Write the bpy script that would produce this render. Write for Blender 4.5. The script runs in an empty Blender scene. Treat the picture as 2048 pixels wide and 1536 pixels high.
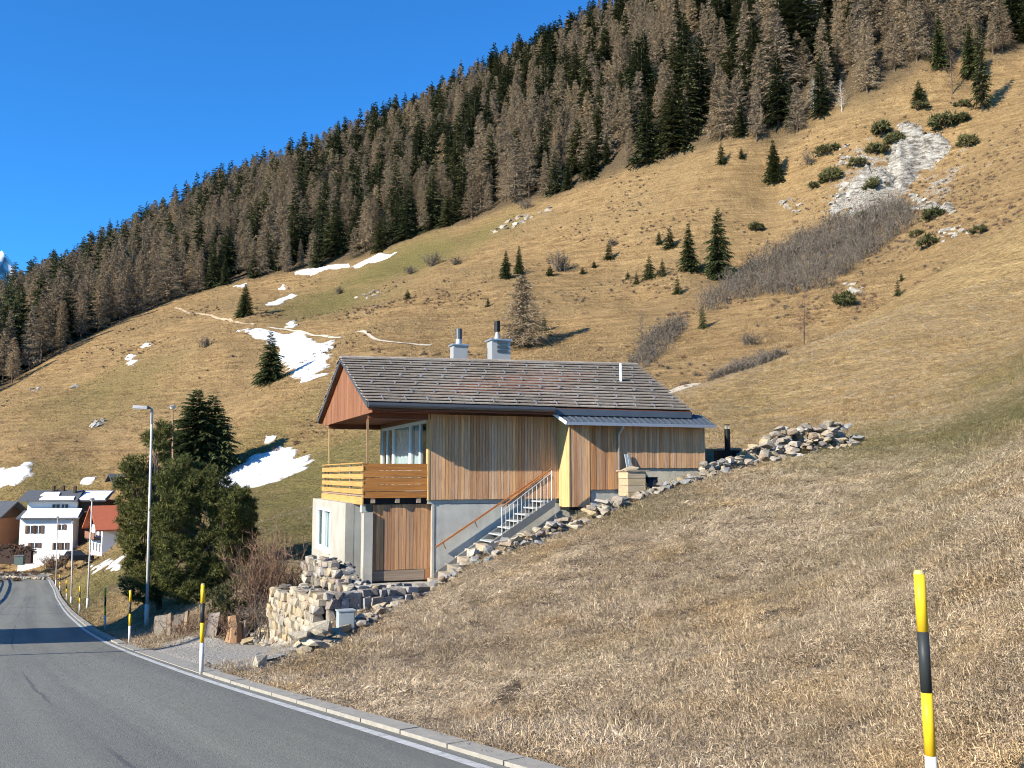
import bpy, bmesh, math, random
import numpy as np
from mathutils import Vector, Matrix

random.seed(7); np.random.seed(7)
RNG = np.random.default_rng(11)
scene = bpy.context.scene
COL = scene.collection
R = math.radians

# ------------------------------------------------------------------ camera, sky, sun, exposure
F, HZ = 1850.0, 950.0                     # focal length and horizon row, in 2048-wide pixels
PITCH = math.atan((HZ - 768) / F)
cam_d = bpy.data.cameras.new('camera'); cam = bpy.data.objects.new('camera', cam_d); COL.objects.link(cam)
cam_d.sensor_width = 36; cam_d.lens = 36 * F / 2048; cam_d.clip_start = 0.1; cam_d.clip_end = 20000
cam.rotation_euler = (math.pi / 2 + PITCH, 0, 0)
scene.camera = cam

SUN_EL, SUN_AZ = R(27), R(-128)           # azimuth clockwise from +Y
SUN = Vector((math.sin(SUN_AZ) * math.cos(SUN_EL), math.cos(SUN_AZ) * math.cos(SUN_EL), math.sin(SUN_EL)))
world = bpy.data.worlds.new('World'); scene.world = world; world.use_nodes = True
wn = world.node_tree
sky = wn.nodes.new('ShaderNodeTexSky'); sky.sky_type = 'NISHITA'; sky.sun_disc = False
sky.sun_elevation = SUN_EL; sky.sun_rotation = SUN_AZ; sky.altitude = 1500; sky.air_density = 1.0
sky.dust_density = 0.2; sky.ozone_density = 3.0
tintn = wn.nodes.new('ShaderNodeMix'); tintn.data_type = 'RGBA'; tintn.blend_type = 'MULTIPLY'
tintn.inputs['Factor'].default_value = 1.0
tintn.inputs[7].default_value = (0.235, 0.80, 1.27, 1)
wn.links.new(sky.outputs[0], tintn.inputs[6])
wn.links.new(tintn.outputs[2], wn.nodes['Background'].inputs[0])
wn.nodes['Background'].inputs[1].default_value = 0.105
sl = bpy.data.lights.new('sun', 'SUN'); sl.energy = 5.0; sl.angle = R(0.53); sl.color = (1.0, 0.92, 0.78)
so = bpy.data.objects.new('sun', sl); COL.objects.link(so); so.rotation_euler = SUN.to_track_quat('Z', 'Y').to_euler()
vs = scene.view_settings
vs.view_transform = 'Standard'; vs.look = 'None'; vs.exposure = 1.0; vs.gamma = 1.0; vs.use_curve_mapping = False
scene.cycles.use_denoising = True; scene.cycles.denoiser = 'OPENIMAGEDENOISE'; scene.cycles.denoising_input_passes = 'RGB_ALBEDO_NORMAL'; scene.cycles.denoising_prefilter = 'NONE'; scene.cycles.use_light_tree = False; scene.cycles.filter_width = 1.05; scene.cycles.use_adaptive_sampling = True; scene.cycles.adaptive_threshold = 0.025; scene.cycles.adaptive_min_samples = 24
scene.cycles.max_bounces = 6; scene.cycles.diffuse_bounces = 2; scene.cycles.transparent_max_bounces = 12

# ------------------------------------------------------------------ projection helpers (a pixel and a depth name a place)
CP, SP = math.cos(PITCH), math.sin(PITCH)
def ray(px, py):
    u, v = (px - 1024) / F, (768 - py) / F
    return Vector((u, CP - SP * v, SP + CP * v))
def P(px, py, d):
    r = ray(px, py); return r * (d / r.y)

# ------------------------------------------------------------------ noise
def _hash(ix, iy, seed):
    h = (ix.astype(np.int64) * 374761393 + iy.astype(np.int64) * 668265263 + seed * 1442695041) & 0x7fffffff
    h = ((h ^ (h >> 13)) * 1274126177) & 0x7fffffff
    return ((h ^ (h >> 16)) & 0xffff) / 65535.0
def vnoise(x, y, seed=0):
    x = np.asarray(x, float); y = np.asarray(y, float)
    ix, iy = np.floor(x), np.floor(y); fx, fy = x - ix, y - iy
    fx = fx * fx * (3 - 2 * fx); fy = fy * fy * (3 - 2 * fy)
    a, b = _hash(ix, iy, seed), _hash(ix + 1, iy, seed)
    c, d = _hash(ix, iy + 1, seed), _hash(ix + 1, iy + 1, seed)
    return (a * (1 - fx) + b * fx) * (1 - fy) + (c * (1 - fx) + d * fx) * fy * 1.0
def fbm(x, y, seed=0, oct=4):
    s, a, t = 0.0, 1.0, 0.0
    for o in range(oct):
        s = s + a * (vnoise(x * 2 ** o, y * 2 ** o, seed + o * 17) - 0.5); t += a; a *= 0.5
    return s / t
def sstep(a, b, x):
    t = np.clip((np.asarray(x, float) - a) / (b - a), 0, 1); return t * t * (3 - 2 * t)

# ------------------------------------------------------------------ materials
MATS = {}
def nmat(name):
    m = bpy.data.materials.new(name); m.use_nodes = True; MATS[name] = m
    nt = m.node_tree; bs = nt.nodes['Principled BSDF']
    bs.inputs['Specular IOR Level'].default_value = 0.25
    return m, nt, bs
def N(nt, typ, **kw):
    n = nt.nodes.new(typ)
    for k, v in kw.items():
        if k.startswith('i_'):
            key = k[2:]; key = int(key) if key.isdigit() else key.replace('_', ' ')
            n.inputs[key].default_value = v
        else: setattr(n, k, v)
    return n
def ramp(nt, fac, stops):
    r = N(nt, 'ShaderNodeValToRGB'); els = r.color_ramp.elements
    while len(els) > 1: els.remove(els[-1])
    els[0].position = stops[0][0]; els[0].color = (*stops[0][1], 1)
    for p, c in stops[1:]:
        e = els.new(p); e.color = (*c, 1)
    nt.links.new(fac, r.inputs[0]); return r.outputs[0]
def mixc(nt, fac, a, b, mode='MIX'):
    m = N(nt, 'ShaderNodeMix', data_type='RGBA', blend_type=mode)
    for s, v in ((0, fac), (6, a), (7, b)):
        if hasattr(v, 'links'): nt.links.new(v, m.inputs[s])
        elif isinstance(v, (int, float)): m.inputs[s].default_value = v
        else: m.inputs[s].default_value = (*v, 1)
    return m.outputs[2]
def noise(nt, coord, scale, detail=4, rough=0.55, mapscale=None):
    if mapscale:
        mp = N(nt, 'ShaderNodeMapping'); mp.inputs['Scale'].default_value = mapscale
        nt.links.new(coord, mp.inputs[0]); coord = mp.outputs[0]
    n = N(nt, 'ShaderNodeTexNoise'); n.inputs['Scale'].default_value = scale
    n.inputs['Detail'].default_value = detail; n.inputs['Roughness'].default_value = rough
    nt.links.new(coord, n.inputs['Vector']); return n.outputs[0]
def bump(nt, bs, h, dist, strength=1.0):
    b = N(nt, 'ShaderNodeBump'); b.inputs['Strength'].default_value = strength; b.inputs['Distance'].default_value = dist
    nt.links.new(h, b.inputs['Height']); nt.links.new(b.outputs[0], bs.inputs['Normal'])
def mathn(nt, op, a, b=None):
    m = N(nt, 'ShaderNodeMath', operation=op)
    for i, v in enumerate((a, b)):
        if v is None: continue
        if hasattr(v, 'links'): nt.links.new(v, m.inputs[i])
        else: m.inputs[i].default_value = v
    return m.outputs[0]
def maprange(nt, v, a, b, c=0.0, d=1.0):
    m = N(nt, 'ShaderNodeMapRange'); nt.links.new(v, m.inputs[0])
    for i, x in enumerate((a, b, c, d)): m.inputs[i + 1].default_value = x
    return m.outputs[0]

def plain(name, col, rough=0.7, metal=0.0, var=0.15, nscale=6.0, bmp=0.0):
    m, nt, bs = nmat(name)
    tc = N(nt, 'ShaderNodeTexCoord')
    n = noise(nt, tc.outputs['Object'], nscale, 5)
    c = mixc(nt, n, tuple(x * (1 - var) for x in col), tuple(min(1, x * (1 + var)) for x in col))
    nt.links.new(c, bs.inputs['Base Color'])
    bs.inputs['Roughness'].default_value = rough; bs.inputs['Metallic'].default_value = metal
    if bmp: bump(nt, bs, n, bmp)
    return m

def wood(name, c0, c1, c2=None, axis=2, rough=0.75, grey=0.0, greycol=(0.33, 0.27, 0.22)):
    """boards: colour changes from board to board, grain runs along one axis"""
    m, nt, bs = nmat(name)
    tc = N(nt, 'ShaderNodeTexCoord'); oi = N(nt, 'ShaderNodeObjectInfo')
    off = N(nt, 'ShaderNodeVectorMath', operation='ADD')
    comb = N(nt, 'ShaderNodeCombineXYZ')
    r37 = mathn(nt, 'MULTIPLY', oi.outputs['Random'], 37.0)
    for k in range(3): nt.links.new(r37, comb.inputs[k])
    nt.links.new(tc.outputs['Object'], off.inputs[0]); nt.links.new(comb.outputs[0], off.inputs[1])
    sc = [28.0, 28.0, 28.0]; sc[axis] = 1.3
    g = noise(nt, off.outputs[0], 1.0, 6, 0.6, sc)
    base = mixc(nt, oi.outputs['Random'], c0, c1)
    if c2:
        r2 = mathn(nt, 'FRACT', mathn(nt, 'MULTIPLY', oi.outputs['Random'], 13.7))
        base = mixc(nt, maprange(nt, r2, 0.55, 0.95), base, c2)
    if grey:
        r3 = mathn(nt, 'FRACT', mathn(nt, 'MULTIPLY', oi.outputs['Random'], 7.31))
        blot = noise(nt, off.outputs[0], 1.1, 3)
        gf = mathn(nt, 'MULTIPLY', maprange(nt, mathn(nt, 'ADD', r3, blot), 0.55, 1.25), grey)
        base = mixc(nt, gf, base, greycol)
    fine = mixc(nt, maprange(nt, g, 0.3, 0.72), (0.62, 0.60, 0.58), (1.12, 1.12, 1.12))
    c = mixc(nt, 1.0, base, fine, 'MULTIPLY')
    nt.links.new(c, bs.inputs['Base Color']); bs.inputs['Roughness'].default_value = rough
    bump(nt, bs, g, 0.004)
    return m

# ------------------------------------------------------------------ mesh helpers
class MB:
    def __init__(s): s.v = []; s.f = []
    def add(s, vs, fs):
        o = len(s.v); s.v += [tuple(p) for p in vs]; s.f += [tuple(i + o for i in f) for f in fs]; return s
    def box(s, a, b):
        (x0, y0, z0), (x1, y1, z1) = a, b
        return s.hexa([(x0, y0, z0), (x1, y0, z0), (x1, y1, z0), (x0, y1, z0), (x0, y0, z1), (x1, y0, z1), (x1, y1, z1), (x0, y1, z1)])
    def hexa(s, p):
        return s.add(p, [(0, 3, 2, 1), (4, 5, 6, 7), (0, 1, 5, 4), (1, 2, 6, 5), (2, 3, 7, 6), (3, 0, 4, 7)])
    def bar(s, a, b, wx, wy, up=(0, 0, 1)):
        a, b = Vector(a), Vector(b); t = (b - a).normalized(); up = Vector(up)
        if abs(t.dot(up)) > 0.98: up = Vector((0, 1, 0))
        x = t.cross(up).normalized() * wx / 2; y = x.cross(t).normalized() * wy / 2
        return s.hexa([a - x - y, a + x - y, a + x + y, a - x + y, b - x - y, b + x - y, b + x + y, b - x + y])
    def tube(s, pts, rs, n=8, cap=True):
        pts = [Vector(p) for p in pts]
        if not hasattr(rs, '__len__'): rs = [rs] * len(pts)
        o = len(s.v); vs = []; fs = []
        for i, p in enumerate(pts):
            t = (pts[min(i + 1, len(pts) - 1)] - pts[max(i - 1, 0)]).normalized()
            up = Vector((0, 0, 1)) if abs(t.z) < 0.95 else Vector((0, 1, 0))
            x = t.cross(up).normalized(); y = x.cross(t)
            for k in range(n):
                a = 2 * math.pi * k / n; vs.append(p + (x * math.cos(a) + y * math.sin(a)) * rs[i])
        for i in range(len(pts) - 1):
            for k in range(n):
                k2 = (k + 1) % n; fs.append((i * n + k, i * n + k2, (i + 1) * n + k2, (i + 1) * n + k))
        if cap:
            fs.append(tuple(range(n))); fs.append(tuple(range((len(pts) - 1) * n, len(pts) * n))[::-1])
        return s.add(vs, fs)
    def build(s, name, mat, parent=None, smooth=False, loc=None):
        me = bpy.data.meshes.new(name); me.from_pydata([tuple(p) for p in s.v], [], s.f); me.update()
        bm = bmesh.new(); bm.from_mesh(me); bmesh.ops.recalc_face_normals(bm, faces=bm.faces); bm.to_mesh(me); bm.free()
        return obj(name, me, mat, parent, smooth, loc)
def obj(name, me, mat=None, parent=None, smooth=False, loc=None):
    if mat and not me.materials: me.materials.append(MATS[mat] if isinstance(mat, str) else mat)
    o = bpy.data.objects.new(name, me); COL.objects.link(o)
    if parent: o.parent = parent
    if loc: o.location = loc
    if smooth: me.polygons.foreach_set('use_smooth', [True] * len(me.polygons))
    return o
def npmesh(name, v, f, smooth=False):
    v = np.asarray(v, np.float32).reshape(-1, 3); f = np.asarray(f, np.int32); k = f.shape[1]
    me = bpy.data.meshes.new(name)
    me.vertices.add(len(v)); me.vertices.foreach_set('co', v.ravel())
    me.loops.add(f.size); me.loops.foreach_set('vertex_index', f.ravel())
    me.polygons.add(len(f)); me.polygons.foreach_set('loop_start', np.arange(0, f.size, k, dtype=np.int32))
    me.polygons.foreach_set('loop_total', np.full(len(f), k, np.int32))
    if smooth: me.polygons.foreach_set('use_smooth', np.ones(len(f), bool))
    me.update(calc_edges=True); return me
def tag(o, label, cat, group=None, kind=None):
    if label: o['label'] = label
    if cat: o['category'] = cat
    if group: o['group'] = group
    if kind: o['kind'] = kind
    return o
def empty(name, loc, rz=0.0, label=None, cat=None, group=None):
    o = bpy.data.objects.new(name, None); COL.objects.link(o); o.location = loc; o.rotation_euler = (0, 0, rz)
    o.empty_display_size = 0.2
    return tag(o, label, cat, group)
def structure(o): o['kind'] = 'structure'; return o

# ------------------------------------------------------------------ the road's line and fall
_yd = np.array([-60, -20, 0, 7.4, 16.3, 27.7, 36.5, 60, 85, 109, 125, 160, 400])
_zd = np.array([6.2, 1.15, -1.4, -2.34, -3.40, -4.90, -5.98, -8.55, -11.0, -12.6, -13.0, -13.1, -13.5])
_yg = np.linspace(-60, 400, 4601); _zg = np.interp(_yg, _yd, _zd)
_k = np.hanning(91); _k /= _k.sum(); _zg = np.convolve(np.pad(_zg, 45, 'edge'), _k, 'valid')
def zr(y): return np.interp(y, _yg, _zg)
def on_road(px, py):
    r = ray(px, py); ys = np.linspace(3, 180, 8000); g = r.z / r.y * ys - zr(ys)
    i = int(np.argmax(g < 0)); return (r.x / r.y * ys[i], ys[i])
_lpx = [(969, 1536), (771, 1471), (600, 1420), (451, 1375), (360, 1344), (252, 1303), (200, 1279), (167, 1258), (138, 1232), (120, 1208), (108, 1180), (98, 1160), (84, 1150)]
_L = [on_road(*q) for q in _lpx]
d0 = np.array(_L[0]) - np.array(_L[1]); d0 /= np.linalg.norm(d0)
_pre = [tuple(np.array(_L[0]) + d0 * k) for k in (34, 26, 18, 12, 8, 4)]
_L = _pre + _L + [(-58.5, 122.0), (-66.0, 125.5), (-78.0, 127.0), (-100.0, 126.0), (-130.0, 122)]
def smooth_poly(pts, step=0.5, it=40):
    pts = np.array(pts, float); seg = np.r_[0, np.cumsum(np.linalg.norm(np.diff(pts, axis=0), axis=1))]
    s = np.arange(0, seg[-1], step); q = np.c_[np.interp(s, seg, pts[:, 0]), np.interp(s, seg, pts[:, 1])]
    for _ in range(it): q[1:-1] = 0.25 * q[:-2] + 0.5 * q[1:-1] + 0.25 * q[2:]
    return q
LINE = smooth_poly(_L)
_T = np.gradient(LINE, axis=0); _T /= np.linalg.norm(_T, axis=1)[:, None]
NRM = np.c_[_T[:, 1], -_T[:, 0]]                       # to the right of travel
for _ in range(60): NRM[1:-1] = 0.25 * NRM[:-2] + 0.5 * NRM[1:-1] + 0.25 * NRM[2:]
NRM /= np.linalg.norm(NRM, axis=1)[:, None]
ROAD_W = 5.3
def road_s(x, y):
    """signed distance right of the painted edge line"""
    x = np.asarray(x, float); y = np.asarray(y, float); out = np.full(x.shape, 1e3)
    m = (y < 175) & (x > -150) & (x < 90)
    if m.any():
        X, Y = x[m], y[m]; best = np.full(X.shape, 1e9); sv = np.full(X.shape, 1e3)
        for i in range(0, len(LINE), 4):
            dx, dy = X - LINE[i, 0], Y - LINE[i, 1]; dd = dx * dx + dy * dy; b = dd < best
            best[b] = dd[b]; sv[b] = (dx * NRM[i, 0] + dy * NRM[i, 1])[b]
        side = np.sign(sv); out[m] = np.where(np.sqrt(best) > np.abs(sv) * 1.3 + 1, side * np.sqrt(best), sv)
    return out

# ------------------------------------------------------------------ the house's frame (u along the front, w into the hill)
HA = R(21)
HO = P(737, 806, 25.0); ZB = -2.97
HU = Vector((math.cos(HA), math.sin(HA), 0)); HW = Vector((-math.sin(HA), math.cos(HA), 0))
def HL(px, py, w=None, u=None):
    """where the sight line through a pixel meets a wall plane, in house coordinates"""
    r = ray(px, py); o = Vector((-HO.x, -HO.y, 0))
    ou, ow, ru, rw = o.dot(HU), o.dot(HW), r.dot(HU), r.dot(HW)
    t = (w - ow) / rw if w is not None else (u - ou) / ru
    return (ou + t * ru, ow + t * rw, t * r.z - ZB)
def H2W(u, w, z=0): return Vector((HO.x, HO.y, ZB)) + HU * u + HW * w + Vector((0, 0, z))
def W2H(x, y):
    dx, dy = x - HO.x, y - HO.y
    return dx * HU.x + dy * HU.y, dx * HW.x + dy * HW.y

# ------------------------------------------------------------------ terrain
CTRL = [  # (column, row, metres away): ground points read off the picture
 # near bank
 (1868, 1672, 5.2), (880, 1176, 24.2), (940, 1140, 24.4), (985, 1116, 24.6), (1110, 1068, 25.2), (1240, 1012, 26.2), (1410, 962, 27.6),
 (1460, 946, 27.9), (1500, 935, 29), (1720, 888, 33), (1450, 880, 45), (1480, 815, 55), (1700, 790, 50), (1900, 800, 42), (2048, 900, 20), (2048, 815, 30), (2048, 735, 42),
 (2048, 600, 64), (1800, 665, 62), (2300, 560, 45), (2300, 640, 30), (2300, 780, 18), (2300, 1000, 10), (2600, 900, 9), (1640, 1200, 13.5), (1400, 1130, 18),
 (1150, 1235, 16.5), (1250, 1400, 10.5), (2048, 1115, 10), (1900, 1010, 15.5), (1640, 1000, 22), (1000, 1180, 19.5), (850, 1260, 17.5), (700, 1330, 15.4),
 # crest of the near meadow and the hollow behind it
 (1395, 795, 58), (1430, 768, 62), (1560, 710, 68), (1700, 650, 74), (1850, 560, 80), (2048, 430, 90), (2300, 290, 95), (2600, 150, 100),
 (1430, 800, 82), (1560, 745, 92), (1700, 690, 98), (1850, 610, 104), (2048, 490, 116), (2300, 350, 125),
 # platform and lawn behind
 (800, 1172, 25), (640, 1150, 28), (900, 1100, 34), (1200, 960, 36), (1350, 880, 42), (700, 1120, 36), (560, 1100, 42), (480, 1060, 60), (600, 1000, 85), (520, 975, 100), (440, 985, 105),
 (900, 950, 60), (1150, 850, 70), (1000, 860, 95), (700, 890, 110), (530, 930, 122), (1300, 800, 85),
 # down to the village
 (330, 1235, 33), (250, 1215, 40), (300, 1150, 55), (150, 1208, 55), (210, 1180, 62), (250, 1150, 78), (200, 1135, 98), (300, 1060, 90), (190, 1112, 126), (100, 1116, 131), (20, 1120, 133), (330, 1010, 118), (100, 1005, 150),
 (-150, 1120, 135), (-150, 985, 165),
 # left of the road, outside the picture
 (-200, 1345, 18), (-200, 1265, 36), (-200, 1205, 62), (-200, 1160, 105), (-900, 1340, 18), (-900, 1260, 36), (-900, 1200, 62), (-900, 1150, 105), (-900, 1050, 160), (-900, 900, 240),
 (-900, 1550, 8), (-2000, 1500, 8), (-2000, 1300, 22), (-2000, 1150, 60), (3500, 500, 30), (3500, 800, 8), (3500, 100, 100), (3500, -400, 260),
 # hillside
 (50, 962, 155), (-150, 900, 190), (0, 885, 180), (100, 855, 185), (200, 800, 200), (300, 720, 222), (400, 695, 212), (395, 960, 128), (300, 900, 160), (490, 630, 236), (540, 762, 168), (620, 700, 190),
 (640, 600, 255), (640, 800, 145), (700, 690, 180), (870, 692, 172), (870, 560, 225), (1040, 697, 150), (1000, 600, 198), (1120, 545, 215), (1240, 722, 132), (1240, 500, 222), (1300, 660, 150), (1380, 778, 108),
 (1440, 556, 190), (1378, 540, 192), (1548, 362, 232), (1700, 400, 205), (1850, 290, 215), (1650, 540, 168), (1480, 690, 128), (1605, 690, 122), (1800, 592, 140), (1900, 490, 150), (2000, 425, 154), (2048, 330, 170), (2048, 200, 210),
 (2300, 180, 190), (2300, 0, 240), (2600, -150, 250),
 # forest edge
 (-150, 840, 235), (0, 790, 240), (120, 720, 262), (230, 655, 285), (340, 607, 302), (480, 572, 305), (620, 548, 302), (800, 500, 292), (950, 455, 282), (1130, 400, 266), (1250, 352, 256), (1350, 320, 250), (1500, 282, 242),
 (1640, 236, 236), (1760, 190, 231), (1850, 146, 230), (2048, 108, 236),
 # forest slope up to the skyline
 (-150, 715, 430), (0, 655, 440), (200, 555, 460), (400, 440, 475), (600, 362, 485), (800, 285, 485), (1000, 185, 485), (1250, 80, 480), (1500, -40, 470), (1750, -150, 460), (2048, -260, 450), (2300, -330, 450),
 (-900, 760, 440), (-900, 830, 640), (3500, -700, 450), (-150, 770, 620), (400, 520, 640), (1000, 300, 640), (1500, 130, 640), (2048, -40, 640), (2600, -150, 640),
]
_cp = np.array([tuple(P(*c)) for c in CTRL])
def _tc(x, y):
    y = np.maximum(y, 4.0); return np.c_[(x / y * 1.5).ravel(), np.log(y).ravel() * 0.85]
_ca = _tc(_cp[:, 0], _cp[:, 1]); _ce = _cp[:, 2] / _cp[:, 1]
def _ker(r2): return np.where(r2 > 1e-12, 0.5 * r2 * np.log(np.maximum(r2, 1e-12)), 0)
_n = len(_ca); _A = np.zeros((_n + 3, _n + 3))
_A[:_n, :_n] = _ker(((_ca[:, None] - _ca[None]) ** 2).sum(2)) + np.eye(_n) * 2e-4
_A[:_n, _n] = 1; _A[:_n, _n + 1:] = _ca; _A[_n, :_n] = 1; _A[_n + 1:, :_n] = _ca.T
_W = np.linalg.solve(_A, np.r_[_ce, 0, 0, 0])
def ztps(x, y):
    q = _tc(x, y); out = np.empty(len(q))
    for i in range(0, len(q), 20000):
        b = q[i:i + 20000]
        out[i:i + 20000] = _ker(((b[:, None] - _ca[None]) ** 2).sum(2)) @ _W[:_n] + _W[_n] + b @ _W[_n + 1:]
    return out.reshape(np.shape(x)) * np.maximum(y, 4.0)

# terrace wall lines: a corner, a left face running back and a right face running into the bank
WC = P(649, 1235, 20.6); WC = Vector((WC.x, WC.y, 0))
WLd = Vector((-0.50, 0.866, 0)); WRd = Vector((0.80, 0.60, 0))
WLn = Vector((-0.866, -0.50, 0)); WRn = Vector((0.60, -0.80, 0))
def zt(x, y):
    x = np.asarray(x, float); y = np.asarray(y, float)
    z = ztps(x, y); s = road_s(x, y); d = np.maximum(y, 4)
    # ups and downs of the turf
    far = sstep(70, 140, d)
    z = z + far * (fbm(x / 26, y / 26, 3, 4) * 5.6 + fbm(x / 5, y / 5, 9, 3) * 0.7)
    z = z + (1 - far) * (fbm(x / 2.6, y / 2.6, 5, 4) * 0.22 + fbm(x / 9, y / 9, 8, 3) * 0.35) * sstep(1.5, 5, s)
    u, w = W2H(x, y)
    # house platform
    m = sstep(-2.4, -1.2, u) * (1 - sstep(1.9, 2.6, u)) * sstep(-2.6, -1.1, w) * (1 - sstep(8.4, 10, w))
    z = z * (1 - m) + (ZB - 0.03) * m
    m = sstep(1.4, 2.2, u) * (1 - sstep(10.5, 10.9, u)) * sstep(-0.25, 0.15, w) * (1 - sstep(8.2, 9, w))
    z = z * (1 - m) + np.minimum(z, ZB - 0.05 + 0.16 * np.maximum(u - 2, 0)) * m
    # gravelled pull-in left of the terrace wall
    dl = (x - WC.x) * WLn.x + (y - WC.y) * WLn.y
    al = (x - WC.x) * WLd.x + (y - WC.y) * WLd.y
    m = sstep(-0.1, 0.35, dl) * sstep(-1.6, -0.2, al + dl * 0.1) * (1 - sstep(4.0, 6.5, al)) * (1 - sstep(5.5, 8.0, s))
    pad = zr(y) + 0.06 + 0.02 * s
    z = z * (1 - m) + pad * m
    # road bed
    m = (1 - sstep(0.5, 2.9, s)) * sstep(-ROAD_W - 5, -ROAD_W - 0.5, s)
    z = z * (1 - m) + (zr(y) - 0.07 + 0.06 * sstep(0.38, 0.6, s)) * m
    return z

_TAB = {}
def ground(px, py, dmin=4.0, dmax=640.0):
    """first ground point along the sight line of a pixel"""
    r = ray(px, py); d = np.exp(np.linspace(math.log(dmin), math.log(dmax), 1500))
    if 'T' not in _TAB:
        a = np.linspace(-.80, .80, 640); l = np.linspace(math.log(3.5), math.log(660), 720); Yg = np.exp(l)[:, None] * np.ones((1, 640)); Xg = a[None] * Yg
        _TAB['T'] = zt(Xg.ravel(), Yg.ravel()).reshape(Xg.shape)
    x, z = r.x / r.y * d, r.z / r.y * d
    fa = min(max((r.x / r.y + .80) / 1.6 * 639, 0), 638.99); fl = (np.log(d) - math.log(3.5)) / (math.log(660) - math.log(3.5)) * 719
    ia, il = int(fa), fl.astype(int).clip(0, 718); ta, tl = fa - ia, fl - il; T = _TAB['T']
    g = (T[il, ia] * (1 - ta) + T[il, ia + 1] * ta) * (1 - tl) + (T[il + 1, ia] * (1 - ta) + T[il + 1, ia + 1] * ta) * tl
    below = np.nonzero(z < g)[0]
    i = int(below[0]) if len(below) else len(d) - 1
    return Vector((x[i], d[i], float(g[i])))
def gz(x, y): return float(zt(np.array([x]), np.array([y]))[0])
def proj(x, y, z):
    c = y * CP + z * SP; return 1024 + F * x / c, 768 - F * (z * CP - y * SP) / c

def build_terrain():
    t = np.r_[np.linspace(-2.6, -0.62, 60, endpoint=False), np.linspace(-0.62, 0.62, 420), np.linspace(0.62, 2.6, 61)[1:]]
    s = np.exp(np.linspace(math.log(4.5), math.log(900), 420)); y = s - 9.0
    TX = t[None] * (s[:, None] - 4.0).clip(0.5); TY = np.repeat(y[:, None], len(t), 1)
    Z = zt(TX.ravel(), TY.ravel()).reshape(TX.shape)
    nr, nc = TX.shape; idx = np.arange(nr * nc).reshape(nr, nc)
    f = np.stack([idx[:-1, :-1], idx[:-1, 1:], idx[1:, 1:], idx[1:, :-1]], -1).reshape(-1, 4)
    me = npmesh('terrain', np.stack([TX, TY, Z], -1).reshape(-1, 3), f, True)
    g, b, st = zones(TX.ravel(), TY.ravel())
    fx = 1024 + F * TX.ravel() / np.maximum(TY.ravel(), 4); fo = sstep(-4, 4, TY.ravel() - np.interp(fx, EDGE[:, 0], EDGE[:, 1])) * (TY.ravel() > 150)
    for nm, arr in (('green', g), ('bank', b), ('stony', st), ('forest', fo), ('meadow', sstep(26, 42, TY.ravel()) * (1 - sstep(88, 104, TY.ravel())) * sstep(1250, 1400, fx))):
        a = me.attributes.new(nm, 'FLOAT', 'POINT'); a.data.foreach_set('value', arr.astype(np.float32))
    return structure(obj('terrain', me, 'terrain'))

EDGE = np.array([(-400, 250), (-150, 240), (0, 246), (120, 268), (230, 291), (340, 308), (480, 311), (620, 308), (800, 298), (950, 288), (1130, 272), (1250, 262), (1350, 253), (1500, 244), (1640, 238), (1760, 232), (1850, 231), (2048, 237), (2400, 245)])
# where the turf is green, where matted, where stony: blobs at (column, ln distance)
GREEN = [(560, 4.0, 260, .55, 1.0), (620, 4.55, 260, .35, .9), (520, 4.75, 120, .2, .8), (200, 4.3, 130, .5, .8), (330, 4.7, 120, .3, .6), (640, 5.5, 120, .12, .85), (800, 5.6, 160, .08, .9), (950, 5.6, 120, .06, .6),
         (200, 5.3, 220, .16, .45), (2000, 3.35, 280, .28, 1.0), (1750, 3.45, 240, .25, .8), (2048, 3.75, 200, .2, .6), (1500, 3.9, 130, .25, .35), (1900, 2.95, 250, .2, .45), (1300, 3.2, 130, .15, .4), (100, 5.0, 150, .08, .5), (1000, 4.4, 300, .3, .6)]
STONY = [(1760, 5.32, 130, .10, 1.0), (1900, 5.28, 100, .12, .7), (1900, 5.1, 120, .09, .5), (1000, 5.28, 160, .06, .35), (1450, 5.32, 80, .07, .35), (1700, 5.0, 130, .1, .3), (1980, 5.25, 120, .14, .5), (740, 5.35, 80, .04, .6)]
def zones(x, y):
    yy = np.maximum(y, 4); a = 1024 + F * x / yy; b = np.log(yy)
    g = np.zeros_like(yy); st = np.zeros_like(yy)
    for c, l, sa, sb, k in GREEN: g = np.maximum(g, k * np.exp(-((a - c) / sa) ** 2 - ((b - l) / sb) ** 2))
    for c, l, sa, sb, k in STONY: st = np.maximum(st, k * np.exp(-((a - c) / sa) ** 2 - ((b - l) / sb) ** 2))
    g = np.clip(g + fbm(x / 14, y / 14, 31, 4) * 0.5 * (g > .08), 0, 1)
    bank = 1 - sstep(18, 34, yy + 10 * fbm(x / 6, y / 6, 41, 3) - np.clip((1500 - a) / 140, 0, 5))
    bank = bank * (a > 300)
    return g, np.clip(bank, 0, 1), np.clip(st, 0, 1)

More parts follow.
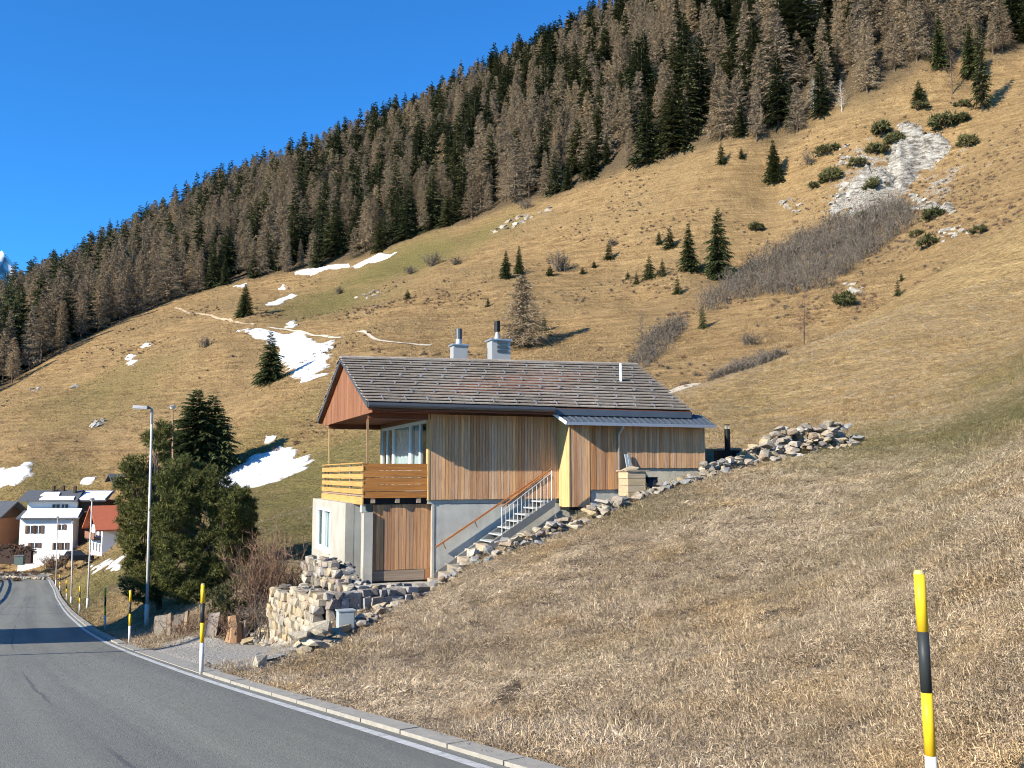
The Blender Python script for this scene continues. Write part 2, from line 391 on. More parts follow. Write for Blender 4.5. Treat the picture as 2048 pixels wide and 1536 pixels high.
# ------------------------------------------------------------------ instancing of uncountable cover
def scatter(name, pts, rot, scl, idx, tint, protos, label=None, cat=None):
    me = bpy.data.meshes.new(name); pts = np.asarray(pts, np.float32)
    me.vertices.add(len(pts)); me.vertices.foreach_set('co', pts.ravel())
    for nm, typ, arr, key in (('rot', 'FLOAT_VECTOR', rot, 'vector'), ('scl', 'FLOAT', scl, 'value'), ('pick', 'INT', idx, 'value'), ('tint', 'FLOAT', tint, 'value')):
        at = me.attributes.new(nm, typ, 'POINT'); arr = np.asarray(arr, np.int32 if typ == 'INT' else np.float32); at.data.foreach_set(key, arr.ravel())
    o = obj(name, me)
    pc = bpy.data.collections.new(name + '_kinds')
    for k, m in enumerate(protos):
        po = bpy.data.objects.new('%s_kind_%02d' % (name, k), m); pc.objects.link(po)
    ng = bpy.data.node_groups.new(name, 'GeometryNodeTree')
    ng.interface.new_socket('Geometry', in_out='INPUT', socket_type='NodeSocketGeometry')
    ng.interface.new_socket('Geometry', in_out='OUTPUT', socket_type='NodeSocketGeometry')
    gi, go = ng.nodes.new('NodeGroupInput'), ng.nodes.new('NodeGroupOutput')
    ip = ng.nodes.new('GeometryNodeInstanceOnPoints'); ci = ng.nodes.new('GeometryNodeCollectionInfo')
    ci.inputs['Collection'].default_value = pc; ci.inputs['Separate Children'].default_value = True; ci.inputs['Reset Children'].default_value = True
    def na(nm, typ):
        n = ng.nodes.new('GeometryNodeInputNamedAttribute'); n.data_type = typ; n.inputs['Name'].default_value = nm; return n.outputs['Attribute']
    er = ng.nodes.new('FunctionNodeEulerToRotation')
    L = ng.links.new
    L(gi.outputs[0], ip.inputs['Points']); L(ci.outputs[0], ip.inputs['Instance']); ip.inputs['Pick Instance'].default_value = True
    L(na('pick', 'INT'), ip.inputs['Instance Index']); L(na('rot', 'FLOAT_VECTOR'), er.inputs[0]); L(er.outputs[0], ip.inputs['Rotation'])
    L(na('scl', 'FLOAT'), ip.inputs['Scale']); L(ip.outputs[0], go.inputs[0])
    md = o.modifiers.new('cover', 'NODES'); md.node_group = ng
    return tag(o, label, cat, kind='stuff')
# ------------------------------------------------------------------ surface materials
def terrain_mat():
    m, nt, bs = nmat('terrain')
    tc = N(nt, 'ShaderNodeTexCoord'); co = tc.outputs['Object']
    def attr(nm): return N(nt, 'ShaderNodeAttribute', attribute_name=nm).outputs['Fac']
    big = noise(nt, co, 0.035, 5, 0.6); mid = noise(nt, co, 0.35, 6, 0.65); fine = noise(nt, co, 3.0, 6, 0.7)
    streak = noise(nt, co, 1.0, 5, 0.6, (0.10, 0.9, 1.6)); vfine = noise(nt, co, 22.0, 4, 0.7)
    gold = ramp(nt, mid, [(0.28, (0.165, 0.107, 0.055)), (0.5, (0.295, 0.195, 0.092)), (0.72, (0.41, 0.285, 0.138))])
    gold2 = ramp(nt, streak, [(0.3, (0.14, 0.096, 0.052)), (0.55, (0.31, 0.21, 0.102)), (0.75, (0.45, 0.325, 0.162))])
    c = mixc(nt, 0.45, gold, gold2)
    terr = noise(nt, co, 1.0, 4, 0.6, (0.10, 0.10, 1.7))
    c = mixc(nt, maprange(nt, terr, 0.34, 0.60), mixc(nt, 1.0, c, (0.74, 0.70, 0.66), 'MULTIPLY'), mixc(nt, 1.0, c, (1.10, 1.09, 1.06), 'MULTIPLY'))
    c = mixc(nt, maprange(nt, big, 0.42, 0.62), c, mixc(nt, 0.5, c, (0.24, 0.17, 0.085)))
    green = ramp(nt, fine, [(0.3, (0.085, 0.080, 0.028)), (0.7, (0.19, 0.165, 0.06))])
    gf = maprange(nt, mathn(nt, 'ADD', attr('green'), mathn(nt, 'MULTIPLY', mathn(nt, 'SUBTRACT', mid, 0.5), 0.9)), 0.15, 0.75)
    c = mixc(nt, mathn(nt, 'MULTIPLY', gf, 0.85), c, green)
    bank = ramp(nt, vfine, [(0.3, (0.085, 0.064, 0.043)), (0.65, (0.22, 0.17, 0.115))])
    mead = ramp(nt, streak, [(0.3, (0.26, 0.178, 0.080)), (0.5, (0.38, 0.265, 0.118)), (0.72, (0.50, 0.365, 0.175))])
    c = mixc(nt, mathn(nt, 'MULTIPLY', attr('meadow'), mathn(nt, 'SUBTRACT', 0.65, mathn(nt, 'MULTIPLY', gf, 0.45))), c, mead)
    c = mixc(nt, attr('bank'), c, bank)
    st = ramp(nt, fine, [(0.35, (0.16, 0.14, 0.12)), (0.5, (0.30, 0.27, 0.225)), (0.7, (0.46, 0.43, 0.38))])
    sf = maprange(nt, mathn(nt, 'ADD', attr('stony'), mathn(nt, 'MULTIPLY', mathn(nt, 'SUBTRACT', mid, 0.5), 1.5)), 0.62, 0.85)
    c = mixc(nt, sf, c, st)
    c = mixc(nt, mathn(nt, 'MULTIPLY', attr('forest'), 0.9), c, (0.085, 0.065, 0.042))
    dk = mixc(nt, maprange(nt, fine, 0.3, 0.6), (0.5, 0.47, 0.44), (1.1, 1.1, 1.1))
    c = mixc(nt, 1.0, c, dk, 'MULTIPLY')
    nt.links.new(c, bs.inputs['Base Color']); bs.inputs['Roughness'].default_value = 0.95
    bs.inputs['Specular IOR Level'].default_value = 0.05
    h = mathn(nt, 'ADD', mathn(nt, 'ADD', mathn(nt, 'MULTIPLY', fine, 0.35), mid), mathn(nt, 'MULTIPLY', terr, 0.7))
    bump(nt, bs, h, 1.0, 0.9)
terrain_mat()

def asphalt_mat():
    m, nt, bs = nmat('asphalt')
    tc = N(nt, 'ShaderNodeTexCoord'); co = tc.outputs['Object']
    uv = N(nt, 'ShaderNodeUVMap').outputs[0]                       # u: metres across, v: metres along
    sep = N(nt, 'ShaderNodeSeparateXYZ'); nt.links.new(uv, sep.inputs[0])
    g = noise(nt, co, 90.0, 3, 0.7); patch = noise(nt, uv, 1.0, 5, 0.6, (0.7, 0.06, 1)); long = noise(nt, uv, 1.0, 4, 0.6, (2.2, 0.02, 1))
    c = ramp(nt, patch, [(0.3, (0.160, 0.162, 0.138)), (0.7, (0.235, 0.230, 0.190))])
    c = mixc(nt, maprange(nt, long, 0.35, 0.65), mixc(nt, 1.0, c, (0.76, 0.77, 0.79), 'MULTIPLY'), c)
    # polished wheel tracks: paler, smoother lanes of wear
    w = N(nt, 'ShaderNodeTexWave', wave_type='BANDS', bands_direction='X', wave_profile='SIN')
    w.inputs['Scale'].default_value = 0.185; w.inputs['Distortion'].default_value = 0.6; w.inputs['Detail'].default_value = 1; w.inputs['Phase Offset'].default_value = 1.2
    nt.links.new(uv, w.inputs[0])
    c = mixc(nt, mathn(nt, 'MULTIPLY', w.outputs[1], 0.35), c, (0.27, 0.262, 0.212))
    c = mixc(nt, maprange(nt, g, 0.25, 0.75), mixc(nt, 1.0, c, (0.8, 0.8, 0.8), 'MULTIPLY'), mixc(nt, 1.0, c, (1.14, 1.14, 1.14), 'MULTIPLY'))
    # tar-sealed seam near the middle of the road, broken in places
    wob = mathn(nt, 'MULTIPLY', mathn(nt, 'SUBTRACT', noise(nt, uv, 1.0, 4, 0.6, (0, 0.5, 1)), 0.5), 0.22)
    dx = mathn(nt, 'ABSOLUTE', mathn(nt, 'ADD', mathn(nt, 'ADD', sep.outputs[0], 2.45), wob))
    line = maprange(nt, dx, 0.012, 0.034, 1, 0)
    brk = maprange(nt, noise(nt, uv, 1.0, 2, 0.5, (0, 0.11, 1)), 0.46, 0.52)
    c = mixc(nt, mathn(nt, 'MULTIPLY', mathn(nt, 'MULTIPLY', line, brk), 0.75), c, (0.09, 0.09, 0.092))
    nt.links.new(c, bs.inputs['Base Color']); bs.inputs['Roughness'].default_value = 0.82
    bump(nt, bs, g, 0.006)
asphalt_mat()
def paint_mat():
    m, nt, bs = nmat('road_paint')
    tc = N(nt, 'ShaderNodeTexCoord'); n = noise(nt, tc.outputs['Object'], 9.0, 6, 0.7)
    c = ramp(nt, n, [(0.33, (0.30, 0.30, 0.28)), (0.48, (0.48, 0.48, 0.45)), (0.7, (0.60, 0.59, 0.55))])
    nt.links.new(c, bs.inputs['Base Color']); bs.inputs['Roughness'].default_value = 0.7
paint_mat()
plain('kerb', (0.29, 0.27, 0.23), 0.9, 0, 0.3, 9.0, 0.01)
plain('gravel', (0.29, 0.27, 0.235), 0.95, 0, 0.5, 14.0, 0.06)
plain('roof_snow', (0.80, 0.80, 0.80), 0.8, 0, 0.06, 2.0)
plain('pavement', (0.27, 0.255, 0.225), 0.9, 0, 0.3, 3.0, 0.01)
plain('rail_dark', (0.03, 0.03, 0.032), 0.5, 0.6)

# house
wood('larch_grey', (0.50, 0.265, 0.115), (0.66, 0.385, 0.185), (0.42, 0.20, 0.08), 2, 0.75, 0.48, (0.54, 0.405, 0.30))
wood('larch_warm', (0.48, 0.245, 0.10), (0.60, 0.32, 0.145), (0.38, 0.175, 0.07), 2, 0.72, 0.35)
wood('larch_yellow_sunlit', (0.54, 0.365, 0.165), (0.62, 0.43, 0.20), None, 2)  # sunlight on the left-facing boards put into a yellower colour
wood('slat_x_shaded', (0.38, 0.155, 0.038), (0.44, 0.19, 0.05), None, 0, 0.55)  # balcony front: dimmer grazing light put into a darker base colour
wood('slat_y_sunlit', (0.52, 0.285, 0.085), (0.58, 0.33, 0.11), None, 1, 0.6)  # same balcony wood on its sunny side, sunlight put into the colour
wood('gable_red', (0.225, 0.092, 0.040), (0.275, 0.120, 0.054), (0.31, 0.145, 0.07), 2, 0.6)
wood('beam_red', (0.16, 0.052, 0.026), (0.20, 0.07, 0.035), None, 0, 0.6)
wood('old_wood', (0.30, 0.21, 0.13), (0.40, 0.29, 0.19), (0.2, 0.15, 0.1), 0, 0.85, 0.5)
wood('post_brown', (0.32, 0.19, 0.10), (0.36, 0.22, 0.12), None, 2)
wood('handrail', (0.36, 0.14, 0.05), (0.40, 0.17, 0.065), None, 0, 0.5)
def concrete_mat(name, col):
    m, nt, bs = nmat(name)
    tc = N(nt, 'ShaderNodeTexCoord'); co = tc.outputs['Object']
    a = noise(nt, co, 1.1, 6, 0.6); b = noise(nt, co, 1.0, 5, 0.6, (6, 6, 0.5)); g = noise(nt, co, 40, 3)
    c = mixc(nt, maprange(nt, a, 0.3, 0.7), tuple(x * .78 for x in col), tuple(x * 1.12 for x in col))
    c = mixc(nt, mathn(nt, 'MULTIPLY', maprange(nt, b, 0.52, 0.7), 0.35), c, tuple(x * .6 for x in col))
    nt.links.new(c, bs.inputs['Base Color']); bs.inputs['Roughness'].default_value = 0.88; bump(nt, bs, g, 0.004)
concrete_mat('concrete', (0.40, 0.395, 0.35)); concrete_mat('render_cream', (0.50, 0.45, 0.33)); concrete_mat('concrete_pale', (0.38, 0.36, 0.305))
def shingle_mat():
    m, nt, bs = nmat('shingle')
    tc = N(nt, 'ShaderNodeTexCoord'); co = tc.outputs['Object']; ge = N(nt, 'ShaderNodeNewGeometry')
    a = noise(nt, co, 7.0, 5, 0.65); b = noise(nt, co, 0.7, 4)
    c = ramp(nt, ge.outputs['Random Per Island'], [(0.0, (0.25, 0.208, 0.165)), (0.5, (0.30, 0.25, 0.198)), (0.75, (0.325, 0.258, 0.205)), (1.0, (0.36, 0.31, 0.25))])
    c = mixc(nt, maprange(nt, a, 0.3, 0.75), mixc(nt, 1.0, c, (0.72, 0.72, 0.72), 'MULTIPLY'), mixc(nt, 1.0, c, (1.2, 1.2, 1.2), 'MULTIPLY'))
    c = mixc(nt, mathn(nt, 'MULTIPLY', maprange(nt, b, 0.5, 0.7), 0.05), c, (0.21, 0.145, 0.125))
    nt.links.new(c, bs.inputs['Base Color']); bs.inputs['Roughness'].default_value = 0.85; bump(nt, bs, a, 0.01)
shingle_mat()
plain('zinc', (0.42, 0.43, 0.44), 0.45, 0.7, 0.12); plain('zinc_dark', (0.10, 0.105, 0.11), 0.5, 0.6, 0.15)
plain('annex_metal', (0.085, 0.105, 0.13), 0.55, 0.3, 0.22, 2.0)
plain('galvanised', (0.52, 0.545, 0.55), 0.5, 0.45, 0.15, 14.0); plain('steel_plate', (0.15, 0.155, 0.15), 0.6, 0.3, 0.2)
plain('white_paint', (0.74, 0.74, 0.71), 0.5, 0, 0.06); plain('curtain', (0.84, 0.82, 0.77), 0.95, 0, 0.1)
plain('black_metal', (0.012, 0.012, 0.013), 0.5, 0.3); plain('black_plastic', (0.02, 0.021, 0.024), 0.45)
plain('dark_inside', (0.03, 0.027, 0.024), 0.9); plain('flashing_white', (0.33, 0.325, 0.31), 0.5, 0.15, 0.1)
plain('cabinet_grey', (0.30, 0.335, 0.34), 0.5, 0, 0.08)
def glass_mat():
    m, nt, bs = nmat('glass'); nt.nodes.remove(bs)
    tr, gl, mx, fr = N(nt, 'ShaderNodeBsdfTransparent'), N(nt, 'ShaderNodeBsdfGlossy'), N(nt, 'ShaderNodeMixShader'), N(nt, 'ShaderNodeFresnel')
    fr.inputs[0].default_value = 1.25; gl.inputs['Roughness'].default_value = 0.02; tr.inputs[0].default_value = (0.80, 0.86, 0.88, 1)
    mx.inputs[0].default_value = 0.12; nt.links.new(tr.outputs[0], mx.inputs[1]); nt.links.new(gl.outputs[0], mx.inputs[2])
    nt.links.new(mx.outputs[0], nt.nodes['Material Output'].inputs[0])
glass_mat()
def stone_mat(name, stops):
    m, nt, bs = nmat(name)
    tc = N(nt, 'ShaderNodeTexCoord'); oi = N(nt, 'ShaderNodeObjectInfo'); co = tc.outputs['Object']
    a = noise(nt, co, 2.2, 6, 0.7); b = noise(nt, co, 9.0, 4, 0.7)
    c = ramp(nt, oi.outputs['Random'], stops)
    c = mixc(nt, maprange(nt, a, 0.3, 0.7), mixc(nt, 1.0, c, (0.68, 0.66, 0.64), 'MULTIPLY'), mixc(nt, 1.0, c, (1.12, 1.1, 1.06), 'MULTIPLY'))
    nt.links.new(c, bs.inputs['Base Color']); bs.inputs['Roughness'].default_value = 0.92; bump(nt, bs, b, 0.03)
stone_mat('stone_pale', [(0, (0.38, 0.335, 0.255)), (0.4, (0.46, 0.415, 0.325)), (0.75, (0.42, 0.33, 0.20)), (1, (0.54, 0.50, 0.42))])
stone_mat('stone_mixed', [(0, (0.23, 0.205, 0.17)), (0.4, (0.36, 0.32, 0.265)), (0.7, (0.31, 0.235, 0.17)), (1, (0.46, 0.425, 0.365))])
stone_mat('stone_grey', [(0, (0.20, 0.20, 0.20)), (0.4, (0.34, 0.33, 0.31)), (0.7, (0.25, 0.21, 0.18)), (1, (0.44, 0.42, 0.38))])
stone_mat('slate', [(0, (0.16, 0.165, 0.17)), (1, (0.30, 0.30, 0.29))])
plain('earth', (0.13, 0.10, 0.07), 0.95, 0, 0.4, 9.0, 0.05)

# ------------------------------------------------------------------ terrain and road
build_terrain()
ALONG = np.r_[0, np.cumsum(np.linalg.norm(np.diff(LINE, axis=0), axis=1))]
def strip(name, s0, s1, zo0, mat, zo1=None, i0=0, i1=None, n=1):
    i1 = len(LINE) if i1 is None else i1; zo1 = zo0 if zo1 is None else zo1
    S = np.linspace(s0, s1, n + 1); v = []; uv = []
    for i in range(i0, i1):
        for k, s in enumerate(S):
            x, y = LINE[i] + NRM[i] * s; v.append((x, y, float(zr(y)) + zo0 + (zo1 - zo0) * k / n)); uv.append((s, ALONG[i]))
    f = [(a * (n + 1) + k, a * (n + 1) + k + 1, (a + 1) * (n + 1) + k + 1, (a + 1) * (n + 1) + k) for a in range(i1 - i0 - 1) for k in range(n)]
    me = npmesh(name, v, f, True); ul = me.uv_layers.new(name='UVMap')
    fu = np.array([uv[j] for q in f for j in q], np.float32); ul.data.foreach_set('uv', fu.ravel())
    return obj(name, me, mat)
road = structure(strip('road', -ROAD_W, 0.19, 0.0, 'asphalt', n=8))
tag(road, 'grey worn asphalt road bending down to the village', None)
ln = strip('edge_line', -0.06, 0.06, 0.004, 'road_paint'); ln.parent = road
kerb = structure(strip('kerb', 0.19, 0.50, -0.03, 'earth'))
tag(kerb, 'pale concrete kerb along the right edge of the road', None)
ii = 0
while ii < len(LINE) - 4:                                           # single kerb stones, a metre each
    y = LINE[ii][1]; n = 2 if y < 70 else 6
    h = 0.025 if 15.8 < y < 26 else 0.055 + random.uniform(-.006, .006)
    j = min(ii + n, len(LINE) - 1); vs_ = []
    for (i, e) in ((ii, 0.012), (j, -0.012)):
        for s in (0.192, 0.42 if not 15.8 < y < 26 else 0.60):
            q = LINE[i] + NRM[i] * s + _T[i] * e
            vs_.append((q[0], q[1], float(zr(q[1]))))
    a, b, c, d = vs_
    up = lambda p, k: (p[0], p[1], p[2] + k)
    MB().hexa([up(a, -.1), up(b, -.1), up(d, -.1), up(c, -.1), up(a, h - .012), up(b, h), up(d, h), up(c, h - .012)]).build('kerb_stone', 'kerb', kerb)
    ii += n
structure(strip('pavement', -ROAD_W - 2.2, -ROAD_W, 0.05, 'pavement'))
# low dark rail on the inside of the bend
gr = empty('guard_rail', (LINE[0][0], LINE[0][1], 0), 0, 'black metal rail curving along the inside of the road bend', 'guard rail')
gr.location = (0, 0, 0)
ks = [i for i in range(len(LINE)) if 62 < LINE[i][1] < 118 and i < 320]
rp = [(LINE[i] + NRM[i] * (-ROAD_W - 0.1)) for i in ks[::4]]
MB().tube([(p[0], p[1], float(zr(p[1])) + 0.62) for p in rp], 0.07, 6).build('rail', 'rail_dark', gr)
MB().tube([(p[0], p[1], float(zr(p[1])) + 0.25) for p in rp], 0.05, 6).build('rail', 'rail_dark', gr)
for p in rp[::2]: MB().tube([(p[0], p[1], float(zr(p[1])) - 0.1), (p[0], p[1], float(zr(p[1])) + 0.62)], 0.04, 6).build('post', 'rail_dark', gr)

# gravelled pull-in: a thin sheet over the flattened ground
def drape(name, poly, mat, lift=0.03, step=0.35, edge=0.0, seed=1, rag=2.0):
    """a sheet laid over the ground inside a world polygon with a ragged edge"""
    poly = np.array(poly); lo, hi = poly.min(0), poly.max(0)
    xs = np.arange(lo[0] - step, hi[0] + 2 * step, step); ys = np.arange(lo[1] - step, hi[1] + 2 * step, step)
    X, Y = np.meshgrid(xs, ys); inside = np.zeros(X.shape, bool); dist = np.full(X.shape, 1e9)
    n = len(poly)
    for i in range(n):
        (x1, y1), (x2, y2) = poly[i], poly[(i + 1) % n]
        cnd = ((y1 > Y) != (y2 > Y)) & (X < (x2 - x1) * (Y - y1) / (y2 - y1 + 1e-12) + x1); inside ^= cnd
        L2 = (x2 - x1) ** 2 + (y2 - y1) ** 2 + 1e-12; t = np.clip(((X - x1) * (x2 - x1) + (Y - y1) * (y2 - y1)) / L2, 0, 1)
        dist = np.minimum(dist, np.hypot(X - x1 - t * (x2 - x1), Y - y1 - t * (y2 - y1)))
    sd = np.where(inside, dist, -dist)
    if edge: sd = sd + edge * rag * fbm(X / (edge * 3), Y / (edge * 3), seed, 5)
    Z = zt(X.ravel(), Y.ravel()).reshape(X.shape) + lift * sstep(-0.2 * step, 2.2 * step, sd) - 0.25 * step * (sd < -0.3 * step)
    nr, nc = X.shape; idx = np.arange(nr * nc).reshape(nr, nc)
    q = np.stack([idx[:-1, :-1], idx[:-1, 1:], idx[1:, 1:], idx[1:, :-1]], -1).reshape(-1, 4)
    keep = (sd.ravel()[q] > -0.3 * step).any(1); q = q[keep]
    used, inv = np.unique(q, return_inverse=True)
    v = np.stack([X.ravel(), Y.ravel(), Z.ravel()], -1)[used]
    me = npmesh(name, v, inv.reshape(q.shape), True); at = me.attributes.new('thick', 'FLOAT', 'POINT'); at.data.foreach_set('value', sd.ravel()[used].astype(np.float32))
    return obj(name, me, mat)
def gpoly(px): return [tuple(ground(*p)[:2]) for p in px]
_pad = [LINE[i] + NRM[i] * 0.55 for i in range(len(LINE)) if 16.2 < LINE[i][1] < 27 and i < 200]
padp = [tuple(p) for p in _pad] + [tuple(p) for p in gpoly([(330, 1284), (470, 1284), (520, 1290)])] + [tuple((WC + WLn * 0.25 + WLd * 0.6)[:2]), tuple((WC + WLn * 0.3 - WLd * 0.4)[:2])] + gpoly([(600, 1330), (500, 1352)])
pad = structure(drape('pull_in', padp, 'gravel', 0.035, 0.18, 0.22, 5)); tag(pad, 'grey gravelled pull-in beside the road below the stone wall', None)

# ------------------------------------------------------------------ the chalet
house = empty('chalet', (HO.x, HO.y, ZB), HA, 'timber clad chalet with concrete base, corner balcony and shingle roof above the stone wall', 'house')
ZE = HO.z - ZB
WR = 4.1                                                             # ridge line, metres behind the eave
zRl = HL(683, 716, w=WR)[2]; uR0 = 0.0
zRr = HL(1272, 730, w=WR)[2]; LRr = HL(1272, 730, w=WR)[0]; LRe = HL(1385, 822, w=0)[0]
def ridge_z(u): return zRl + (zRr - zRl) * u / LRr
def right_u(w): return LRe + (LRr - LRe) * min(w, 2 * WR - w) / WR
def roof_z(u, w):                                                    # top of the roof boarding
    k = min(w, 2 * WR - w) / WR; return ZE + (ridge_z(u) - ZE) * k
def part(name, mat, parent=None): return lambda mb, smooth=False: mb.build(name, mat, parent or house, smooth)
roof = MB()
TH = 0.14
for a, b in ((0, WR), (WR, 2 * WR)):
    pts = []
    for (u, w) in ((0.02, a), (right_u(a) - .02, a), (right_u(b) - .02, b), (0.02, b)):
        pts.append((u, w, roof_z(u, w)))
    roof.hexa([(p[0], p[1], p[2] - TH) for p in pts] + pts)
roof = roof.build('roof', 'beam_red', house)
NROW = 17
for side in (0, 1):
    for i in range(NROW):
        k0, k1 = i / NROW, min(1.0, (i + 1.25) / NROW); mb = MB(); u = -0.03 - random.uniform(0, .05)
        w0, w1 = k0 * WR, k1 * WR
        if side: w0, w1 = 2 * WR - w0, 2 * WR - w1
        ue = right_u(w0) + 0.03
        while u < ue:
            du = random.uniform(0.7, 1.5); u2 = min(u + du, ue)
            if ue - u2 < .15: u2 = ue
            h = 0.016 + random.uniform(-.006, .010); j = random.uniform(-.012, .012) * (1 if not side else -1)
            lo = [(u, w0 + j, roof_z(u, w0) + .062), (u2 - .008, w0 + j, roof_z(u2, w0) + .062), (u2 - .008, w1, roof_z(u2, w1) + .004), (u, w1, roof_z(u, w1) + .004)]
            hi = [(lo[0][0], lo[0][1], lo[0][2] + h + .02), (lo[1][0], lo[1][1], lo[1][2] + h + .02), (lo[2][0], lo[2][1], lo[2][2] + .012), (lo[3][0], lo[3][1], lo[3][2] + .012)]
            mb.hexa(lo + hi); u = u2
        mb.build('shingle_course', 'shingle', roof)
g = MB()                                                              # ridge capping
for i in range(20):
    u0, u1 = -0.04 + i * (LRr + .08) / 20, -0.04 + (i + 1) * (LRr + .08) / 20 - .01
    z0, z1 = ridge_z(u0) + .05, ridge_z(u1) + .05
    g.hexa([(u0, WR - .16, z0 - .07), (u1, WR - .16, z1 - .07), (u1, WR, z1 - .02), (u0, WR, z0 - .02), (u0, WR - .16, z0 - .03), (u1, WR - .16, z1 - .03), (u1, WR, z1 + .03), (u0, WR, z0 + .03)])
    g.hexa([(u0, WR, z0 - .02), (u1, WR, z1 - .02), (u1, WR + .16, z1 - .07), (u0, WR + .16, z0 - .07), (u0, WR, z0 + .03), (u1, WR, z1 + .03), (u1, WR + .16, z1 - .03), (u0, WR + .16, z0 - .03)])
g.build('ridge_cap', 'shingle', roof)
gm = MB().box((-.015, -.04, 0), (.015, .16, .012)).box((-.02, -.06, -.02), (.02, -.035, .055)); gme = None
for q, k in enumerate((0.045, 0.205, 0.365, 0.525, 0.685, 0.845)):    # snow guards, staggered rows
    w = k * WR
    for j in range(20):
        u = 0.42 + (q % 2) * 0.34 + j * 0.655 + random.uniform(-.02, .02)
        if u > right_u(w) - .2: continue
        if gme is None: o = gm.build('snow_guard', 'zinc', roof); gme = o.data
        else: o = obj('snow_guard', gme, None, roof)
        o.location = (u, w, roof_z(u, w) + .10); o.rotation_euler = (math.atan2(ridge_z(u) - ZE, WR), 0, 0)
# gutter and eave board
part('gutter', 'zinc_dark', roof)(MB().tube([(-.02, -.07, ZE - .05), (HL(1108, 820, w=0)[0], -.07, ZE - .05)], .075, 10))
gu = HL(1108, 820, w=0)[0]
part('eave_board', 'beam_red', roof)(MB().box((0.0, 0.0, ZE - .19), (gu - .01, .035, ZE - .015))); part('eave_flashing', 'annex_metal', roof)(MB().box((gu, -.01, ZE - .19), (LRe - .05, .035, ZE - .005)))
# verge boards on both gables with a run of dark edge tiles
for u0, u1 in ((-.035, .02),):
    for a, b in ((0, WR), (WR, 2 * WR)):
        pa, pb = roof_z(0, a), roof_z(0, b)
        part('verge_board', 'zinc_dark', roof)(MB().hexa([(u0, a, pa - .13), (u1 - .002, a, pa - .13), (u1 - .002, b, pb - .13), (u0, b, pb - .13), (u0, a, pa + .0), (u1 - .002, a, pa + .0), (u1 - .002, b, pb + .0), (u0, b, pb + .0)]))
# soffit over balcony
part('soffit', 'beam_red', roof)(MB().box((0.16, 0.3, ZE - .2), (2.4, 2 * WR - .3, ZE - .17)))
for w in (0.86, 2 * WR - 1.0): part('purlin', 'beam_red', roof)(MB().box((0.2, w - .0, ZE - .36), (2.0, w + .16, ZE - .202)))
# gable boarding
gab = MB().hexa([(0.16, .35, ZE - .15), (.19, .35, ZE - .15), (.19, 2 * WR - .35, ZE - .15), (.16, 2 * WR - .35, ZE - .15), (.16, WR - .05, ridge_z(0) - .2), (.19, WR - .05, ridge_z(0) - .2), (.19, WR + .05, ridge_z(0) - .2), (.16, WR + .05, ridge_z(0) - .2)]).build('gable', 'gable_red', house)
nb = 26
for i in range(nb):
    a = 0.10 + i * (2 * WR - .2) / nb; b = a + (2 * WR - .2) / nb - .008
    za, zb = roof_z(0, a) - TH - .01, roof_z(0, b) - TH - .01; z0 = ZE - .24
    if max(za, zb) - z0 < .02: continue
    za, zb = max(za, z0 + .01), max(zb, z0 + .01); d = random.uniform(0, .008); top = sorted([(a, za), (b, zb)])
    mb = MB().hexa([(.12 - d, a, z0), (.155, a, z0), (.155, b, z0), (.12 - d, b, z0), (.12 - d, a, za), (.155, a, za), (.155, b, zb), (.12 - d, b, zb)])
    mb.build('gable_board', 'gable_red', gab)

# ---- upper storey
WF = 0.9
uC = HL(858, 960, w=WF)[0]; uA = HL(1117, 930, w=WF)[0]
zc0 = HL(900, 999, w=WF)[2]                                          # foot of the boarding
ztop = ZE - .205
def boards(parent, u0, u1, w, z0, z1, bw, mat, name='board', th=.028, axis='u', zf=None):
    n = max(1, round(abs(u1 - u0) / bw)); st = (u1 - u0) / n
    for i in range(n):
        a = u0 + i * st; b = a + st * .93; d = random.uniform(0, .012); e = random.uniform(-.006, .006)
        zz0 = zf(0.5 * (a + b)) if zf else z0
        if axis == 'u': mb = MB().box((a, w - th - d, zz0 + e), (b, w, z1))
        else: mb = MB().box((w - th - d, a, zz0 + e), (w, b, z1))
        mb.build(name, mat, parent)
fw = MB().box((uC + .04, WF, zc0 + .02), (LRe - .35, WF + .12, ztop)).build('front_wall', 'dark_inside', house)
boards(fw, uC, uA + .02, WF, zc0, ztop, .095, 'larch_grey')
part('corner_board', 'larch_yellow_sunlit', fw)(MB().box((uC - .05, WF - .05, zc0 - .02), (uC - .005, WF + .15, ztop)))
bwall = MB().box((uC + .04, 2 * WR - 1.0, zc0 + .02), (LRe - .35, 2 * WR - .9, ztop)).build('rear_wall', 'larch_grey', house)
rwall = MB().box((LRe - .349, WF, zc0 + .02), (LRe - .23, 2 * WR - .9, ztop)).build('side_wall', 'larch_grey', house)
MB().hexa([(LRe - .33, .95, ztop), (LRe - .25, .95, ztop), (LRe - .25, 2 * WR - .95, ztop), (LRe - .33, 2 * WR - .95, ztop), (LRe - .33, WR - .02, zRr - .25), (LRe - .25, WR - .02, zRr - .25), (LRe - .25, WR + .02, zRr - .25), (LRe - .33, WR + .02, zRr - .25)]).build('rear_gable', 'gable_red', house)
part('floor_slab', 'concrete')(MB().box((uC - .02, WF + .05, zc0 - .12), (LRe - .3, 2 * WR - .95, zc0 + .012)))
